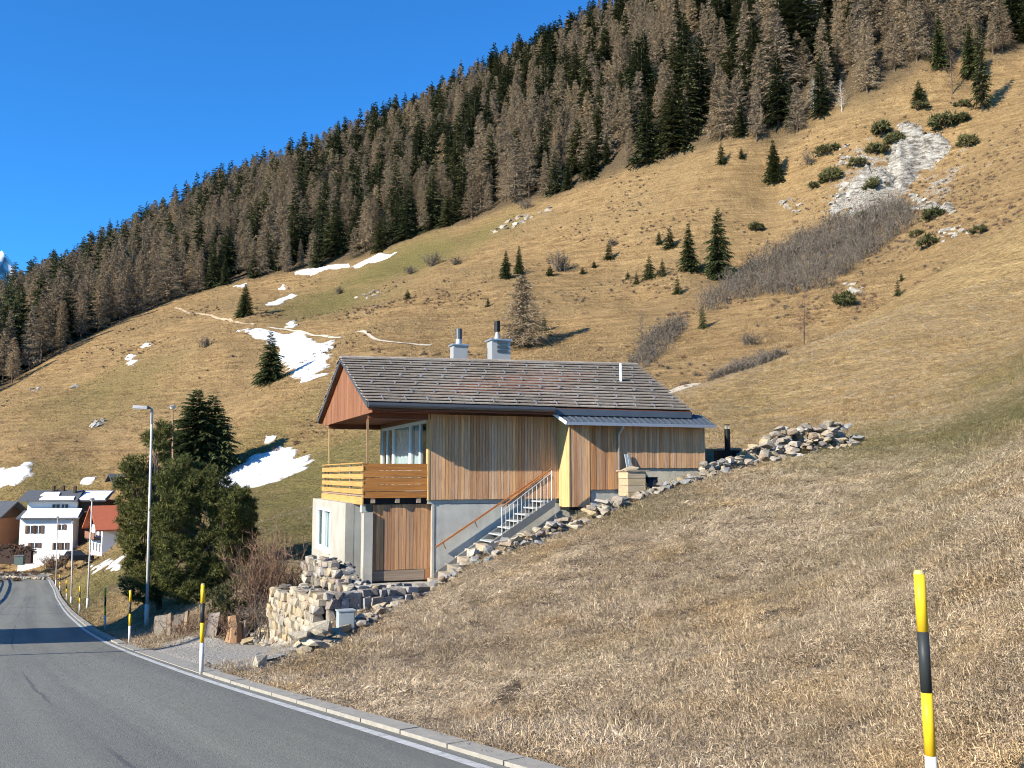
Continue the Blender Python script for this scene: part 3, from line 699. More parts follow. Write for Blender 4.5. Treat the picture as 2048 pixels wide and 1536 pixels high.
# corner glazing: the wall behind the balcony, seen side on
uG = uC + .10
gw = MB()
def gp(px): return HL(px, 880, u=uG)[1]
zsill, zhead = HL(850, 926, u=uG)[2] - .5, ztop - .12
gl = empty('balcony_window', (0, 0, 0)); gl.parent = house
gw.box((uG - .05, WF + .16, zhead), (uG + .09, 7.25, ztop)).build('head', 'gable_red', gl)
stops = [(WF + .16, WF + .26, 'f')]
cols = [('near', WF + .16, 3.35), ('mid', 3.35, 5.55), ('far', 5.55, 7.25)]
for nm, a, b in cols:
    MB().box((uG - .04, a, zc0), (uG + .06, a + .10, zhead)).build('frame_post', 'white_paint', gl)
    MB().box((uG - .04, b - .10, zc0), (uG + .06, b - .002, zhead)).build('frame_post', 'white_paint', gl)
    MB().box((uG - .038, a + .102, zhead - .10), (uG + .058, b - .104, zhead - .003)).build('frame_rail', 'white_paint', gl)
    MB().box((uG - .038, a + .102, zc0), (uG + .058, b - .104, zc0 + .35)).build('frame_rail', 'white_paint', gl)
    if nm != 'mid':
        m = (a + b) / 2
        MB().box((uG - .036, m - .06, zc0 + .352), (uG + .056, m + .06, zhead - .102)).build('frame_post', 'white_paint', gl)
        for p, q in ((a + .103, m - .062), (m + .062, b - .105)): MB().box((uG, p, zc0 + .353), (uG + .012, q, zhead - .103)).build('pane', 'glass', gl)
    else: MB().box((uG, a + .103, zc0 + .353), (uG + .012, b - .105, zhead - .103)).build('pane', 'glass', gl)
def pleats(a, b, u, nm='curtain'):
    n = int((b - a) / .03); v = []; f = []
    for i in range(n + 1):
        w = a + (b - a) * i / n; x = u + .035 * math.sin(i * 1.05) + .02 * math.sin(i * .37)
        v += [(x, w, zc0 + .1), (x, w, zhead)]
    f = [(2 * i, 2 * i + 2, 2 * i + 3, 2 * i + 1) for i in range(n)]
    return obj(nm, npmesh(nm, v, f, True), 'curtain', gl)
pleats(3.4, 5.5, uG + .12); pleats(1.15, 1.45, uG + .14); pleats(5.6, 5.9, uG + .14); pleats(6.8, 7.1, uG + .14); pleats(2.9, 3.3, uG + .14)
part('inner_room', 'dark_inside')(MB().box((uG + 1.8, WF + .2, zc0 + .05), (uG + 1.85, 7.1, ztop)))

# ---- balcony
bal = empty('balcony', (0, 0, 0)); bal.parent = house
zbt = HL(790, 927, w=WF)[2]; zbb = HL(790, 996, w=WF)[2]; zbl = HL(725, 1010, w=WF)[2]
BU = HL(725, 960, w=WF)[0]
part('deck', 'old_wood', bal)(MB().box((BU + .04, WF + .04, zbb + .04), (uC + .05, 2 * WR - .5, zbb + .14)))
nfr = 5; hh = (zbt - zbb) / nfr
for i in range(nfr):
    part('board', 'slat_x_shaded', bal)(MB().box((BU + .035, WF - .012 * (i % 2), zbb + i * hh + .001), (uC - .06, WF + .03, zbb + (i + 1) * hh - .004)))
nsl = 5; hs = (zbt - zbl) / (nsl - 1 + 1.35)
for i in range(nsl):
    z0 = zbl + (i * hs + (.35 * hs if i else 0)); z1 = zbl + (i + 1.35) * hs - hs * .36
    part('slat', 'slat_y_sunlit', bal)(MB().box((BU, WF - .015, z0), (BU + .032, 2 * WR - .55, z1)))
for w in (1.1, 2.9, 4.6, 6.2, 7.4): part('baluster', 'old_wood', bal)(MB().box((BU + .034, w, zbl + .03), (BU + .10, w + .07, zbt - .02)))
part('top_rail', 'slat_y_sunlit', bal)(MB().box((BU - .01, WF - .02, zbt), (BU + .07, 2 * WR - .55, zbt + .03)))
for w, mt in ((WF + .12, 'post_brown'), (2 * WR - 1.0, 'larch_yellow_sunlit')):
    part('post', mt, bal)(MB().box((BU + .13, w, zbb), (BU + .185, w + .055, ZE - .36)))
for u in (BU + .25, BU + .95, uC - .35): part('joist', 'old_wood', bal)(MB().box((u, WF + .02, zbb - .14), (u + .12, 2 * WR - .6, zbb + .037)))
part('fascia', 'black_metal', bal)(MB().box((BU + .05, WF + .12, zbb - .16), (uC - .02, WF + .17, zbb + .036)))

# ---- ground floor
zg = zbb - .165
base = empty('ground_floor', (0, 0, 0)); base.parent = house
wl0 = HL(690, 1080, u=-.15)[1]
UL = -.15
wa, wb = HL(661, 1055, u=UL)[1], HL(633, 1055, u=UL)[1]; zw0, zw1 = HL(650, 1100, u=UL)[2], HL(650, 1016, u=UL)[2]
L = part('wall_panel', 'concrete_pale', base)
L(MB().box((UL, wl0, -.3), (UL + .25, wa, zg))); L(MB().box((UL, wb, -.3), (UL + .25, 2 * WR, zg)))
L(MB().box((UL, wa, -.3), (UL + .25, wb, zw0))); L(MB().box((UL, wa, zw1), (UL + .25, wb, zg)))
win = empty('window', (0, 0, 0)); win.parent = base
for (a, b, c, d) in ((wa, wa + .1, zw0, zw1), (wb - .1, wb, zw0, zw1), (wa + .1, wb - .1, zw0, zw0 + .09), (wa + .1, wb - .1, zw1 - .09, zw1), ((wa + wb) / 2 - .05, (wa + wb) / 2 + .05, zw0 + .09, zw1 - .09)):
    MB().box((UL - .015, a + .002, c + .002), (UL + .09, b - .002, d - .002)).build('window_frame', 'white_paint', base)
MB().box((UL + .06, wa + .1, zw0 + .09), (UL + .07, wb - .1, zw1 - .09)).build('window_pane', 'glass', base)
MB().box((UL + .16, wa + .05, zw0), (UL + .17, wb - .05, zw1)).build('window_blind', 'curtain', base)
bpy.data.objects.remove(win)
MB().box((UL - .06, wa - .05, zw0 - .05), (UL + .02, wb + .05, zw0 - .003)).build('window_sill', 'white_paint', base)
part('return_wall', 'concrete', base)(MB().box((UL + .25, wl0 + .004, -.3), (uC, wl0 + .2, zg)))
pu0, pu1 = HL(727, 1100, w=.95)[0], HL(745, 1100, w=.95)[0]
part('pillar', 'concrete_pale', base)(MB().box((pu0, .95, -.3), (pu1, 1.3, HL(735, 1025, w=.95)[2])))
part('pillar_cap', 'concrete', base)(MB().box((pu0 - .05, 1.0, HL(735, 1025, w=.95)[2] + .002), (pu0 + .05, 1.28, zg)))
uD0, uD1 = pu1 + .02, HL(862, 1080, w=1.1)[0]
door = MB().box((uD0, 1.1, -.02), (uD1, 1.16, zg)).build('timber_door', 'dark_inside', house)
zdb = HL(800, 1139, w=1.1)[2]
boards(door, uD0, uD1, 1.1, zdb, zg - .02, .105, 'larch_warm', 'board')
part('plinth_board', 'old_wood', door)(MB().box((uD0, 1.06, .02), (uD1 - .2, 1.098, zdb - .012))); part('plinth_board', 'larch_warm', door)(MB().box((uD1 - .19, 1.06, .02), (uD1, 1.098, zdb - .012)))
uF0 = HL(862, 1080, w=.95)[0] + .02
cf = part('front_panel', 'concrete', base)(MB().box((uF0 + .07, .95, -.3), (uA + 2.5, 1.2, zc0 - .13)))
part('panel_edge', 'concrete_pale', base)(MB().box((uF0, .93, -.3), (uF0 + .068, 1.2, zc0 - .13)))
part('lintel_beam', 'black_metal', base)(MB().box((uF0, .97, zc0 - .128), (uA + 2.5, 1.15, zc0 - .02)))
part('inner_wall', 'concrete', base)(MB().box((uD1 - .1, 2 * WR - .2, -.3), (LRe - .4, 2 * WR, zc0 - .13))); part('inner_wall', 'concrete', base)(MB().box((LRe - .6, .97, -.3), (LRe - .4, 2 * WR - .2, zc0 - .13)))
apron = drape('apron', [tuple(H2W(u, w)[:2]) for u, w in ((-.1, .9), (2.2, .95), (2.9, .2), (2.6, -.9), (.9, -.8), (-.1, .1))], 'concrete_pale', .05, .15, .08, 3); tag(structure(apron), 'pale concrete landing before the timber door', None)

# ---- annex
WA = HL(1138, 930, u=uA)[1]; WA = max(-.1, min(.45, WA))
uE = HL(1410, 930, w=WA)[0]; u1_, u2_, u3_ = (HL(x, 950, w=WA)[0] for x in (1180, 1240, 1405))
zA1, zA2, zA3 = HL(1150, 1014, w=WA)[2], HL(1205, 979, w=WA)[2], HL(1330, 936, w=WA)[2]
zAt = HL(1300, 847, w=WA)[2] + .02
ann = empty('annex', (0, 0, 0)); ann.parent = house
part('wall_core', 'dark_inside', ann)(MB().box((uA + .03, WA + .03, zA1 + .03), (u1_, WF - .03, zAt)).box((u1_ + .001, WA + .03, zA2 + .03), (u2_, WF - .03, zAt)).box((u2_ + .001, WA + .03, zA3 + .03), (uE - .03, WF + 1.4, zAt)))
boards(ann, uA, u1_, WA + .028, zA1, zAt, .085, 'larch_grey'); boards(ann, u1_, u2_, WA + .028, zA2, zAt, .095, 'larch_warm'); boards(ann, u2_, uE, WA + .028, zA3, zAt, .085, 'larch_grey')
boards(ann, WA - .02, WF - .02, uA + .028, zA1, zAt + .1, .20, 'larch_yellow_sunlit', 'side_board', axis='w')
boards(ann, WA - .02, WF + 1.4, uE - .001, zA3, zAt, .12, 'larch_grey', 'side_board', axis='w')
part('plinth', 'concrete', ann)(MB().box((u1_ + .05, WA + .06, zA2 - .75), (u2_, WF - .05, zA2 + .02))); part('plinth', 'render_cream', ann)(MB().box((u2_ + .01, WA + .05, zA3 - 1.2), (HL(1400, 950, w=WA)[0], WF + 1.2, zA3 + .02)))
part('plinth', 'concrete', ann)(MB().box((uA + .5, WA + .35, zA1 - 1.2), (u1_, WF - .05, zA1 - .12)))
part('floor_beam', 'black_metal', ann)(MB().box((uA + .02, WA + .06, zA1 - .1), (u1_ + .2, WF - .06, zA1 + .02)))
WE = WA - .42
zAe = HL(1290, 847, w=WE)[2]; uL0, uL1 = HL(1143, 845, w=WE)[0], HL(1430, 850, w=WE)[0]
uU0 = HL(1105, 822, w=.25)[0]; zAu = ZE - .06
def slab(pts, t): return MB().hexa([(p[0], p[1], p[2] - t) for p in pts] + pts)
ar = slab([(uL0 - .15, WE, zAe), (uL1, WE, zAe), (uL1 - .1, .30, zAu), (uU0, .30, zAu)], .05).build('annex_roof', 'annex_metal', ann)
for i in range(24):
    t = (i + .5) / 24; a = Vector((uL0 - .15 + (uL1 - uL0 + .15) * t, WE - .002, zAe + .015)); b = Vector((uU0 + (uL1 - .1 - uU0) * t, .29, zAu + .015)); MB().bar(a, b, .016, .022).build('roof_seam', 'annex_metal', ann)
part('roof_edge', 'zinc', ann)(MB().box((uL0 - .16, WE - .03, zAe - .09), (uL1 + .02, WE - .003, zAe + .005)))
part('roof_edge', 'white_paint', ann)(MB().bar((uL0 - .165, WE - .02, zAe - .04), (uU0 - .012, .30, zAu - .04), .02, .09))
ud = HL(1240, 900, w=WA - .12)[0]
dp = MB().tube([(ud, WE + .06, zAe - .06), (ud, WE + .10, zAe - .14), (ud, WA - .06, zAe - .32), (ud, WA - .06, HL(1240, 1006, w=WA - .06)[2])], .042, 8).build('downpipe', 'zinc', ann, True)
# ---- chimneys and vent
def chimney(pxl, pxr, pyt, pyb, w, mat):
    u0, u1 = HL(pxl, pyb, w=w)[0], HL(pxr, pyb, w=w)[0]; zt_ = HL((pxl + pxr) / 2, pyt, w=w)[2]; d = (u1 - u0)
    c = empty('chimney', (0, 0, 0)); c.parent = house
    part('shaft', mat, c)(MB().box((u0, w, roof_z(u0, w) - .4), (u1, w + d * .8, zt_)))
    part('cap', 'zinc', c)(MB().box((u0 - .05, w - .05, zt_ + .001), (u1 + .05, w + d * .8 + .05, zt_ + .05)))
    return c, (u0 + u1) / 2, w + d * .4, zt_ + .05
c, u, w, z = chimney(907, 935, 691, 716, WR + .25, 'flashing_white')
h = HL(921, 658, w=w)[2]
part('flue', 'zinc', c)(MB().tube([(u, w, z), (u, w, z + (h - z) * .35)], [.12, .10], 12)); part('flue_cap', 'zinc_dark', c)(MB().tube([(u, w, z + (h - z) * .35 + .002), (u, w, h)], .115, 12))
c, u, w, z = chimney(984, 1021, 681, 720, WR + .2, 'flashing_white')
h = HL(1002, 643, w=w)[2]
part('flue', 'flashing_white', c)(MB().tube([(u - .05, w, z), (u - .05, w, z + (h - z) * .45)], [.12, .05], 12)); part('flue_cap', 'black_metal', c)(MB().tube([(u - .05, w, z + (h - z) * .45 + .002), (u - .05, w, h)], .10, 12))
for k in range(3): part('louvre', 'zinc_dark', c)(MB().box((u - .15, WR + .165, z - .45 + k * .14), (u + .22, WR + .198, z - .37 + k * .14)))
wv = 2.35; uv_ = HL(1242, 768, w=wv)[0]
part('vent_pipe', 'white_paint')(MB().tube([(uv_, wv, roof_z(uv_, wv)), (uv_, wv, HL(1242, 727, w=wv)[2])], .045, 8)); 

# ---- steel stair beside the concrete wall
zs = [HL(1000, 1083, w=-.35)[2] + i * .182 for i in range(7)]
us = [HL(984, 1083, w=-.35)[0] + i * .268 for i in range(7)]
stair = empty('steel_staircase', H2W(us[0], -.3, 0), HA, 'galvanised steel outdoor staircase with slim balusters climbing to the annex', 'staircase')
stair.location = H2W(0, 0, 0); wS0, wS1 = -.35, .72
for u, z in zip(us, zs): MB().box((u, wS0 + .03, z - .035), (u + .30, wS1 - .03, z)).build('tread', 'galvanised', stair)
for w in (wS0, wS1 - .02):
    lo = -1.35 if w > 0 else -.12  # wall-side plate runs on below the flight, a dark strip for the stair's shadow
    a, b = (us[0] + lo, w, zs[0] - .10 + lo * .68), (us[-1] + .3, w, zs[-1] + .02)
    MB().hexa([(a[0], w, a[2] - .14), (b[0], w, b[2] - .16), (b[0], w + .02, b[2] - .16), (a[0], w + .02, a[2] - .14), (a[0], w, a[2] + .10), (b[0], w, b[2] + .08), (b[0], w + .02, b[2] + .08), (a[0], w + .02, a[2] + .10)]).build('stringer_and_shade_strip', 'steel_plate', stair)
def lerp(a, b, t): return tuple(a[i] + (b[i] - a[i]) * t for i in range(3))
r0, r1 = (us[0] + .30, wS0 + .01, zs[0] + .95), (us[-1] + .20, wS0 + .01, zs[-1] + .93)
MB().tube([r0, r1], .02, 6).build('handrail', 'handrail', stair); MB().tube([(r0[0], r0[1], r0[2] - .12), (r1[0], r1[1], r1[2] - .12)], .011, 5).build('rail', 'galvanised', stair)
for i in range(14):
    p = lerp(r0, r1, i / 13); b = p[2] - .12 - .80 - (.06 if i == 0 else 0)
    MB().tube([(p[0], p[1], b), (p[0], p[1], p[2] - (.12 if i % 13 else 0))], .016 if i % 13 == 0 else .009, 5).build('baluster', 'galvanised', stair)
h0, h1 = HL(872, 1094, w=.80), HL(1091, 945, w=.80)
MB().bar(h0, h1, .045, .05).build('handrail', 'handrail', stair)
for t in (.06, .34, .62, .9):
    p = lerp(h0, h1, t); MB().tube([p, (p[0] + .12, p[1] + .08, p[2] - .20)], .012, 5).build('bracket', 'handrail', stair)
# stone steps below
steps = empty('stone_steps', H2W(2.2, 0, 0), HA, 'rough pale stone steps at the foot of the steel staircase', 'steps'); steps.location = H2W(0, 0, 0)
sx = [(874, 1163), (892, 1148), (910, 1133), (931, 1117), (951, 1102), (969, 1090)]
for i, (px, py) in enumerate(sx):
    u, _, z = HL(px, py, w=-.1); MB().hexa([(u, -.28 + random.uniform(-.06, .05), z - .5), (u + .55, -.25, z - .5), (u + .55, .9, z - .5), (u, .9, z - .5), (u + .02, -.28, z - .02), (u + .55, -.25, z), (u + .55, .9, z), (u + .01, .9, z)]).build('step', 'stone_mixed', steps)
# ================================================================== stones
def hull_mesh(name, seed, n=13, flat=0.8):
    rg = random.Random(seed); bm = bmesh.new()
    for i in range(n):
        v = Vector((rg.gauss(0, 1), rg.gauss(0, 1), rg.gauss(0, 1))).normalized()
        m = max(abs(v.x), abs(v.y), abs(v.z)); v = v / (m ** 0.75) * 0.5 * rg.uniform(.85, 1.0); v.z *= flat; bm.verts.new(v)
    r = bmesh.ops.convex_hull(bm, input=bm.verts)
    bmesh.ops.delete(bm, geom=list({g for g in r['geom_interior'] + r['geom_unused'] if isinstance(g, bmesh.types.BMVert)}), context='VERTS')
    me = bpy.data.meshes.new(name); bm.to_mesh(me); bm.free(); return me
def block_mesh(name, seed):
    rg = random.Random(seed); bm = bmesh.new()
    for x in (-.5, .5):
        for y in (-.5, .5):
            for z in (-.5, .5):
                for _ in range(2): bm.verts.new((x * rg.uniform(.45, 1.08), y * rg.uniform(.45, 1.08), z * rg.uniform(.5, 1.05)))
    r = bmesh.ops.convex_hull(bm, input=bm.verts)
    bmesh.ops.delete(bm, geom=list({g for g in r['geom_interior'] + r['geom_unused'] if isinstance(g, bmesh.types.BMVert)}), context='VERTS')
    me = bpy.data.meshes.new(name); bm.to_mesh(me); bm.free(); return me
STONES = {}
def stone_set(mat, block=False):
    if block:
        k = mat + ' block'
        if k not in STONES:
            STONES[k] = [block_mesh('block_' + mat, 300 + i) for i in range(10)]
            for m in STONES[k]: m.materials.append(MATS[mat])
        return STONES[k]
    if mat not in STONES:
        STONES[mat] = [hull_mesh('stone_' + mat, 100 + i, 12 + i % 5, (1.0, .8, .65, .9)[i % 4]) for i in range(10)]
        for m in STONES[mat]: m.materials.append(MATS[mat])
    return STONES[mat]
def stone(parent, loc, size, mat, rz=None, name='stone', tilt=.25, block=False):
    o = bpy.data.objects.new(name, random.choice(stone_set(mat, block))); COL.objects.link(o); o.parent = parent
    o.location = loc; o.scale = size; o.rotation_euler = (random.uniform(-tilt, tilt), random.uniform(-tilt, tilt), random.uniform(0, 6.28) if rz is None else rz)
    return o
def wall_face(parent, p0, dirv, nrm, length, zbot, ztop_, row, mats, lean=.12, jit=1.0):
    """courses of single stones; zbot, ztop_ give heights along the face"""
    ang = math.atan2(dirv.y, dirv.x); s = 0.0
    zmin = min(zbot(0), zbot(length)); zmax = max(ztop_(0), ztop_(length)); z = zmin
    while z < zmax:
        h = row * random.uniform(.75, 1.3); s = random.uniform(-.1, .1)
        while s < length:
            w = row * random.uniform(.8, 2.1); c = s + w / 2
            if zbot(c) - .1 < z + h * .6 and z + h * .45 < ztop_(c):
                k = (z + h / 2 - zmin); p = p0 + dirv * c - nrm * (lean * k + random.uniform(-.03, .05) * jit); p.z = z + h / 2 + random.uniform(-.02, .02)
                stone(parent, p, (w * 1.06, row * 1.7 * random.uniform(.8, 1.1), h * 1.12), random.choice(mats), ang + random.uniform(-.22, .22) + (math.pi if random.random() < .5 else 0), tilt=.13, block=True)
            s += w * .95
        z += h * .93
# terrace wall
zb0 = float(gz(*(WC + WLn * .6)[:2])); 
tw = empty('terrace_wall', (WC.x, WC.y, zb0), 0, 'dry stone terrace wall with a pale sunlit face below the chalet', 'stone wall'); tw.location = (0, 0, 0)
zL = lambda s: float(zr(WC.y + WLd.y * s)) + .0
topL = lambda s: P(649, 1190, 20.6).z + (P(560, 1183, 23.6).z - P(649, 1190, 20.6).z) * s / 3.5
wall_face(tw, WC + WLn * .18, WLd, WLn, 3.6, zL, topL, .165, ['stone_pale'] * 5 + ['stone_mixed'], .04)  # face towards the sun in paler stones, its light put into the colour
zR = lambda s: gz(*((WC + WRd * s + WRn * .45)[:2])) - .15
topR = lambda s: P(649, 1190, 20.6).z + .02
wall_face(tw, WC + WRn * .12, WRd, WRn, 2.6, zR, topR, .19, ['stone_grey'] * 3 + ['stone_mixed'], .10)  # face turned from the sun in grey stones, its shade put into the colour
def prism(poly, z0, z1):
    n = len(poly); mb = MB(); mb.add([(p[0], p[1], z0) for p in poly] + [(p[0], p[1], z1) for p in poly], [tuple(range(n))[::-1], tuple(range(n, 2 * n))] + [(i, (i + 1) % n, n + (i + 1) % n, n + i) for i in range(n)]); return mb
zt_ = P(649, 1190, 20.6).z
prism([tuple(p[:2]) for p in (WC + WLd * .1 + WRd * .1, WC + WLd * 3.6 + WRd * .1, WC + WLd * 3.6 + WRd * 1.6, WC + WRd * 2.4 + WLd * .25)], -5.0, zt_ - .22).build('wall_core', 'earth', tw)
# rubble on the wall head and a second, set-back course
w2 = empty('upper_stone_wall', (0, 0, 0), 0, 'heaped rubble wall on top of the terrace, against the pale concrete wall', 'stone wall')
UC = WC + WLd * .55 + WRd * .75
zu0 = zt_ - .1
wall_face(w2, UC, WLd, WLn, 3.3, lambda s: zu0, lambda s: zu0 + .10 + .52 * min(1, s / 1.8), .15, ['stone_mixed'] * 3 + ['stone_pale', 'stone_grey'], .25, 2)
wall_face(w2, UC + WRd * .2, WRd, WRn, 1.3, lambda s: zu0, lambda s: zu0 + .12, .15, ['stone_mixed', 'stone_grey', 'stone_pale'], .2, 2)
for k in range(46):
    t = random.uniform(.2, 3.5); q = random.uniform(.1, .75); p = UC + WLd * t + WRd * q
    stone(w2, (p.x, p.y, zu0 + .10 + .48 * min(1, t / 1.8) * (1 - .35 * q) + random.uniform(-.04, .06)), (random.uniform(.15, .34), random.uniform(.14, .26), random.uniform(.08, .18)), random.choice(['stone_mixed', 'stone_pale', 'stone_grey', 'slate']))
prism([tuple((UC + a)[:2]) for a in (WLd * .3 + WRd * .15, WLd * 3.3 + WRd * .15, WLd * 3.3 + WRd * 1.0, WLd * .3 + WRd * .8)], zu0 - .5, zu0 + .05).build('wall_core', 'earth', w2)

def on_bank(px, py): return ground(px, py, 8)
def rubble(name, label, pts, n, size, mats, spread=10, pile=0.0, cat='stones'):
    """loose stones along a line of pixels on the ground"""
    g0 = [on_bank(*p) for p in pts]; e = empty(name, (0, 0, 0), 0, label, cat); laid = []
    for k in range(n):
        t = random.random() * (len(g0) - 1); i = int(t); p = g0[i].lerp(g0[i + 1], t - i)
        p = p + Vector((random.gauss(0, 1), random.gauss(0, 1), 0)) * spread * .012
        s = size * random.uniform(.55, 1.35); z = g = gz(p.x, p.y); hh = s * random.uniform(.5, .85)
        for (x, y, r, top) in laid:                                  # settle on what already lies there
            if (x - p.x) ** 2 + (y - p.y) ** 2 < (.55 * (r + s)) ** 2 * .5: z = max(z, top - .25 * hh)
        if z > g + pile: continue
        stone(e, (p.x, p.y, z + hh * .30), (s * random.uniform(.9, 1.5), s, hh), random.choice(mats)); laid.append((p.x, p.y, s * .9, z + hh * .62))
    return e
rubble('stone_edging', 'pale rubble edging beside the stairs along the grass bank', [(875, 1178), (925, 1150), (985, 1118), (1060, 1092), (1110, 1072), (1180, 1042), (1240, 1016)], 190, .25, ['stone_pale', 'stone_mixed', 'stone_mixed', 'slate', 'stone_grey'], 15, .30)
rubble('stone_edging', 'row of rubble stones along the foot of the annex wall', [(1240, 1014), (1300, 990), (1350, 975), (1400, 962)], 60, .23, ['stone_pale', 'stone_mixed', 'slate'], 12, .12)
rubble('stone_pile', 'small rubble pile in front of the black stove', [(1410, 958), (1440, 945), (1485, 936)], 110, .24, ['stone_pale', 'stone_mixed', 'stone_grey', 'slate'], 16, .32)
rubble('stone_pile', 'long heap of pale quarried stones on the meadow right of the stove', [(1512, 925), (1550, 912), (1600, 905), (1640, 900), (1690, 890)], 300, .34, ['stone_pale', 'stone_mixed', 'stone_grey', 'stone_mixed'], 34, .75)
rubble('stone_edging', 'broken pale stones below the grey cabinet at the foot of the terrace wall', [(610, 1318), (650, 1295), (700, 1262), (745, 1235), (800, 1205)], 60, .22, ['stone_pale', 'stone_pale', 'stone_mixed'], 10, .12)
bl = rubble('boulders', 'big pale boulders at the lower corner of the terrace wall', [(585, 1312), (615, 1308), (635, 1300)], 14, .36, ['stone_pale'], 12, .3)
rubble('rubble', 'dark rubble at the foot of the embankment left of the terrace wall', [(500, 1285), (530, 1278), (560, 1292)], 34, .24, ['stone_mixed', 'stone_grey', 'stone_pale'], 12, .25)
rubble('rubble', 'loose grey gravel stones beside the road pull-in', [(430, 1330), (480, 1335), (540, 1325), (560, 1330)], 60, .11, ['slate', 'stone_grey', 'stone_mixed'], 22, .02)
e = tag(stone(None, ground(517, 1340) + Vector((0, 0, .12)), (.34, .28, .34), 'stone_pale', 1.0, 'rock'), 'pale angular rock lying at the road edge below the bank', 'rock')
for k in range(3):
    p = ground(528 + k * 9, 1331 - k * 2); tag(stone(None, p + Vector((0, 0, .05 + .03 * k)), (.5, .3, .07), 'slate', .3, 'slab'), ['dark flat slab lying nearest the pale rock', 'middle dark flat slab beside the pale rock', 'rightmost dark flat slab by the grass bank'][k], 'slab')

for k in range(60):                                                  # flat stones paving the wall head
    t, q = random.uniform(.05, 3.5), random.uniform(.05, 1.2); p = WC + WLd * t + WRd * q
    stone(tw, (p.x, p.y, zt_ - .16 + random.uniform(-.03, .04)), (random.uniform(.2, .42), random.uniform(.2, .34), random.uniform(.12, .22)), random.choice(['stone_mixed', 'stone_pale', 'stone_grey']))
# grey service cabinet set in the bank
p = P(690, 1238, 18.9); cb = empty('service_cabinet', p, R(24), 'small grey service cabinet set between stones of the terrace wall', 'cabinet')
MB().box((-.15, -.12, -.35), (.17, .12, .16)).build('body', 'cabinet_grey', cb); MB().box((-.17, -.14, .161), (.19, .14, .185)).build('lid', 'cabinet_grey', cb); MB().box((-.13, -.131, -.3), (.15, -.121, .13)).build('door', 'cabinet_grey', cb)

# stove, crate, barrel
p = ground(1463, 930, 20); st = empty('garden_stove', (p.x, p.y + .5, p.z - .1), R(15), 'black metal stove with tall flue behind the small rubble pile', 'stove')
zt1, zt2, zt3 = (P(1463, y, p.y + .5).z - (p.z - .1) for y in (903, 858, 852))
hw = 22 / F * p.y
MB().box((-hw, -.25, -.1), (hw, .3, zt1)).build('body', 'black_metal', st); MB().box((-hw - .03, -.28, zt1 + .001), (hw + .03, .33, zt1 + .03)).build('top_plate', 'black_metal', st)
MB().tube([(0, 0, zt1 + .03), (0, 0, zt2)], .095, 12).build('flue', 'black_metal', st)
for k in range(4): MB().tube([(.07 * math.cos(k * 1.57 + .6), .07 * math.sin(k * 1.57 + .6), zt2), (.07 * math.cos(k * 1.57 + .6), .07 * math.sin(k * 1.57 + .6), zt3 + .03)], .012, 5).build('cap_rod', 'zinc', st)
MB().tube([(0, 0, zt3 + .03), (0, 0, zt3 + .05)], .1, 12).build('flue_cap', 'black_metal', st)
wood('crate_wood', (0.46, 0.36, 0.22), (0.55, 0.44, 0.29), None, 0, 0.8, 0.3)
cu, cw = HL(1273, 965, w=-.55)[0], -.55
ct = empty('timber_crate', H2W(cu, cw, 0), HA, 'pale timber plank crate standing by the annex downpipe', 'crate')
cz0, cz1 = HL(1273, 1012, w=cw)[2], HL(1273, 943, w=cw)[2]; ct.location = H2W(cu, cw, cz0); chh = cz1 - cz0
for k in range(5):
    z0 = k * chh / 5
    MB().box((-.29, -.02, z0 + .004), (.29, .02, z0 + chh / 5 - .006)).build('plank', 'crate_wood', ct); MB().box((-.29, .56, z0 + .004), (.29, .60, z0 + chh / 5 - .006)).build('plank', 'old_wood', ct)
    for x in (-.29, .26): MB().box((x, .022, z0 + .004), (x + .03, .558, z0 + chh / 5 - .006)).build('plank', 'crate_wood' if x < 0 else 'old_wood', ct)
MB().box((-.34, -.06, chh + .002), (.42, .64, chh + .04)).build('lid', 'old_wood', ct)
tag(stone(None, H2W(cu - .12, cw + .2, cz1 + .085), (.6, .45, .09), 'stone_pale', .2, 'stone_slab'), 'pale flat stone lying on top of the timber crate', 'stone slab')
for k, x in enumerate((.0, .09)):
    a, b = H2W(cu + x, cw + .5, cz1 + .06), H2W(cu - .02 + x, cw + .62, cz1 + .52)
    tag(MB().bar(a, b, .09, .03).build('board', 'cabinet_grey'), ['left of two grey boards leaning upright on the crate', 'right of two grey boards leaning upright on the crate'][k], 'board')
bu = HL(1302, 960, w=-.3)[0]; bz = HL(1302, 998, w=-.3)[2]
br = empty('barrel', H2W(bu, -.25, bz), HA, 'black barrel in the shade between crate and annex base', 'barrel')
MB().tube([(0, 0, -.1), (0, 0, .3), (0, 0, .62)], [.22, .25, .22], 14).build('drum', 'black_plastic', br, True); MB().tube([(0, 0, .621), (0, 0, .65)], .235, 14).build('lid', 'black_plastic', br)

# slabs and stubs beside the pull-in
def slabby(name, px, py, wpx, hpx, lean, mat, label, cat, th=.12):
    p = ground(px, py, 14); k = p.y / F; w, h = wpx * k, hpx * k
    mb = MB().hexa([(-w / 2, 0, -.2), (w / 2, 0, -.2), (w / 2, th, -.2), (-w / 2, th, -.2), (-w * .42 + lean, .05, h * .93), (w * .4 + lean, .05, h), (w * .4 + lean, th + .02, h), (-w * .42 + lean, th + .02, h * .93)])
    o = mb.build(name, mat, None); o.location = p; o.rotation_euler = (0, 0, R(random.uniform(-25, 10))); return tag(o, label, cat)
slabby('stone_slab', 318, 1272, 28, 40, .02, 'stone_mixed', 'leftmost upright stone slab at the back of the pull-in', 'stone slab')
slabby('plank_post', 337, 1272, 8, 44, -.03, 'old_wood', 'grey timber stake against the leftmost stone slab', 'post', .1)
slabby('stone_slab', 354, 1268, 22, 38, .03, 'stone_mixed', 'second upright stone slab, between two timber stakes', 'stone slab')
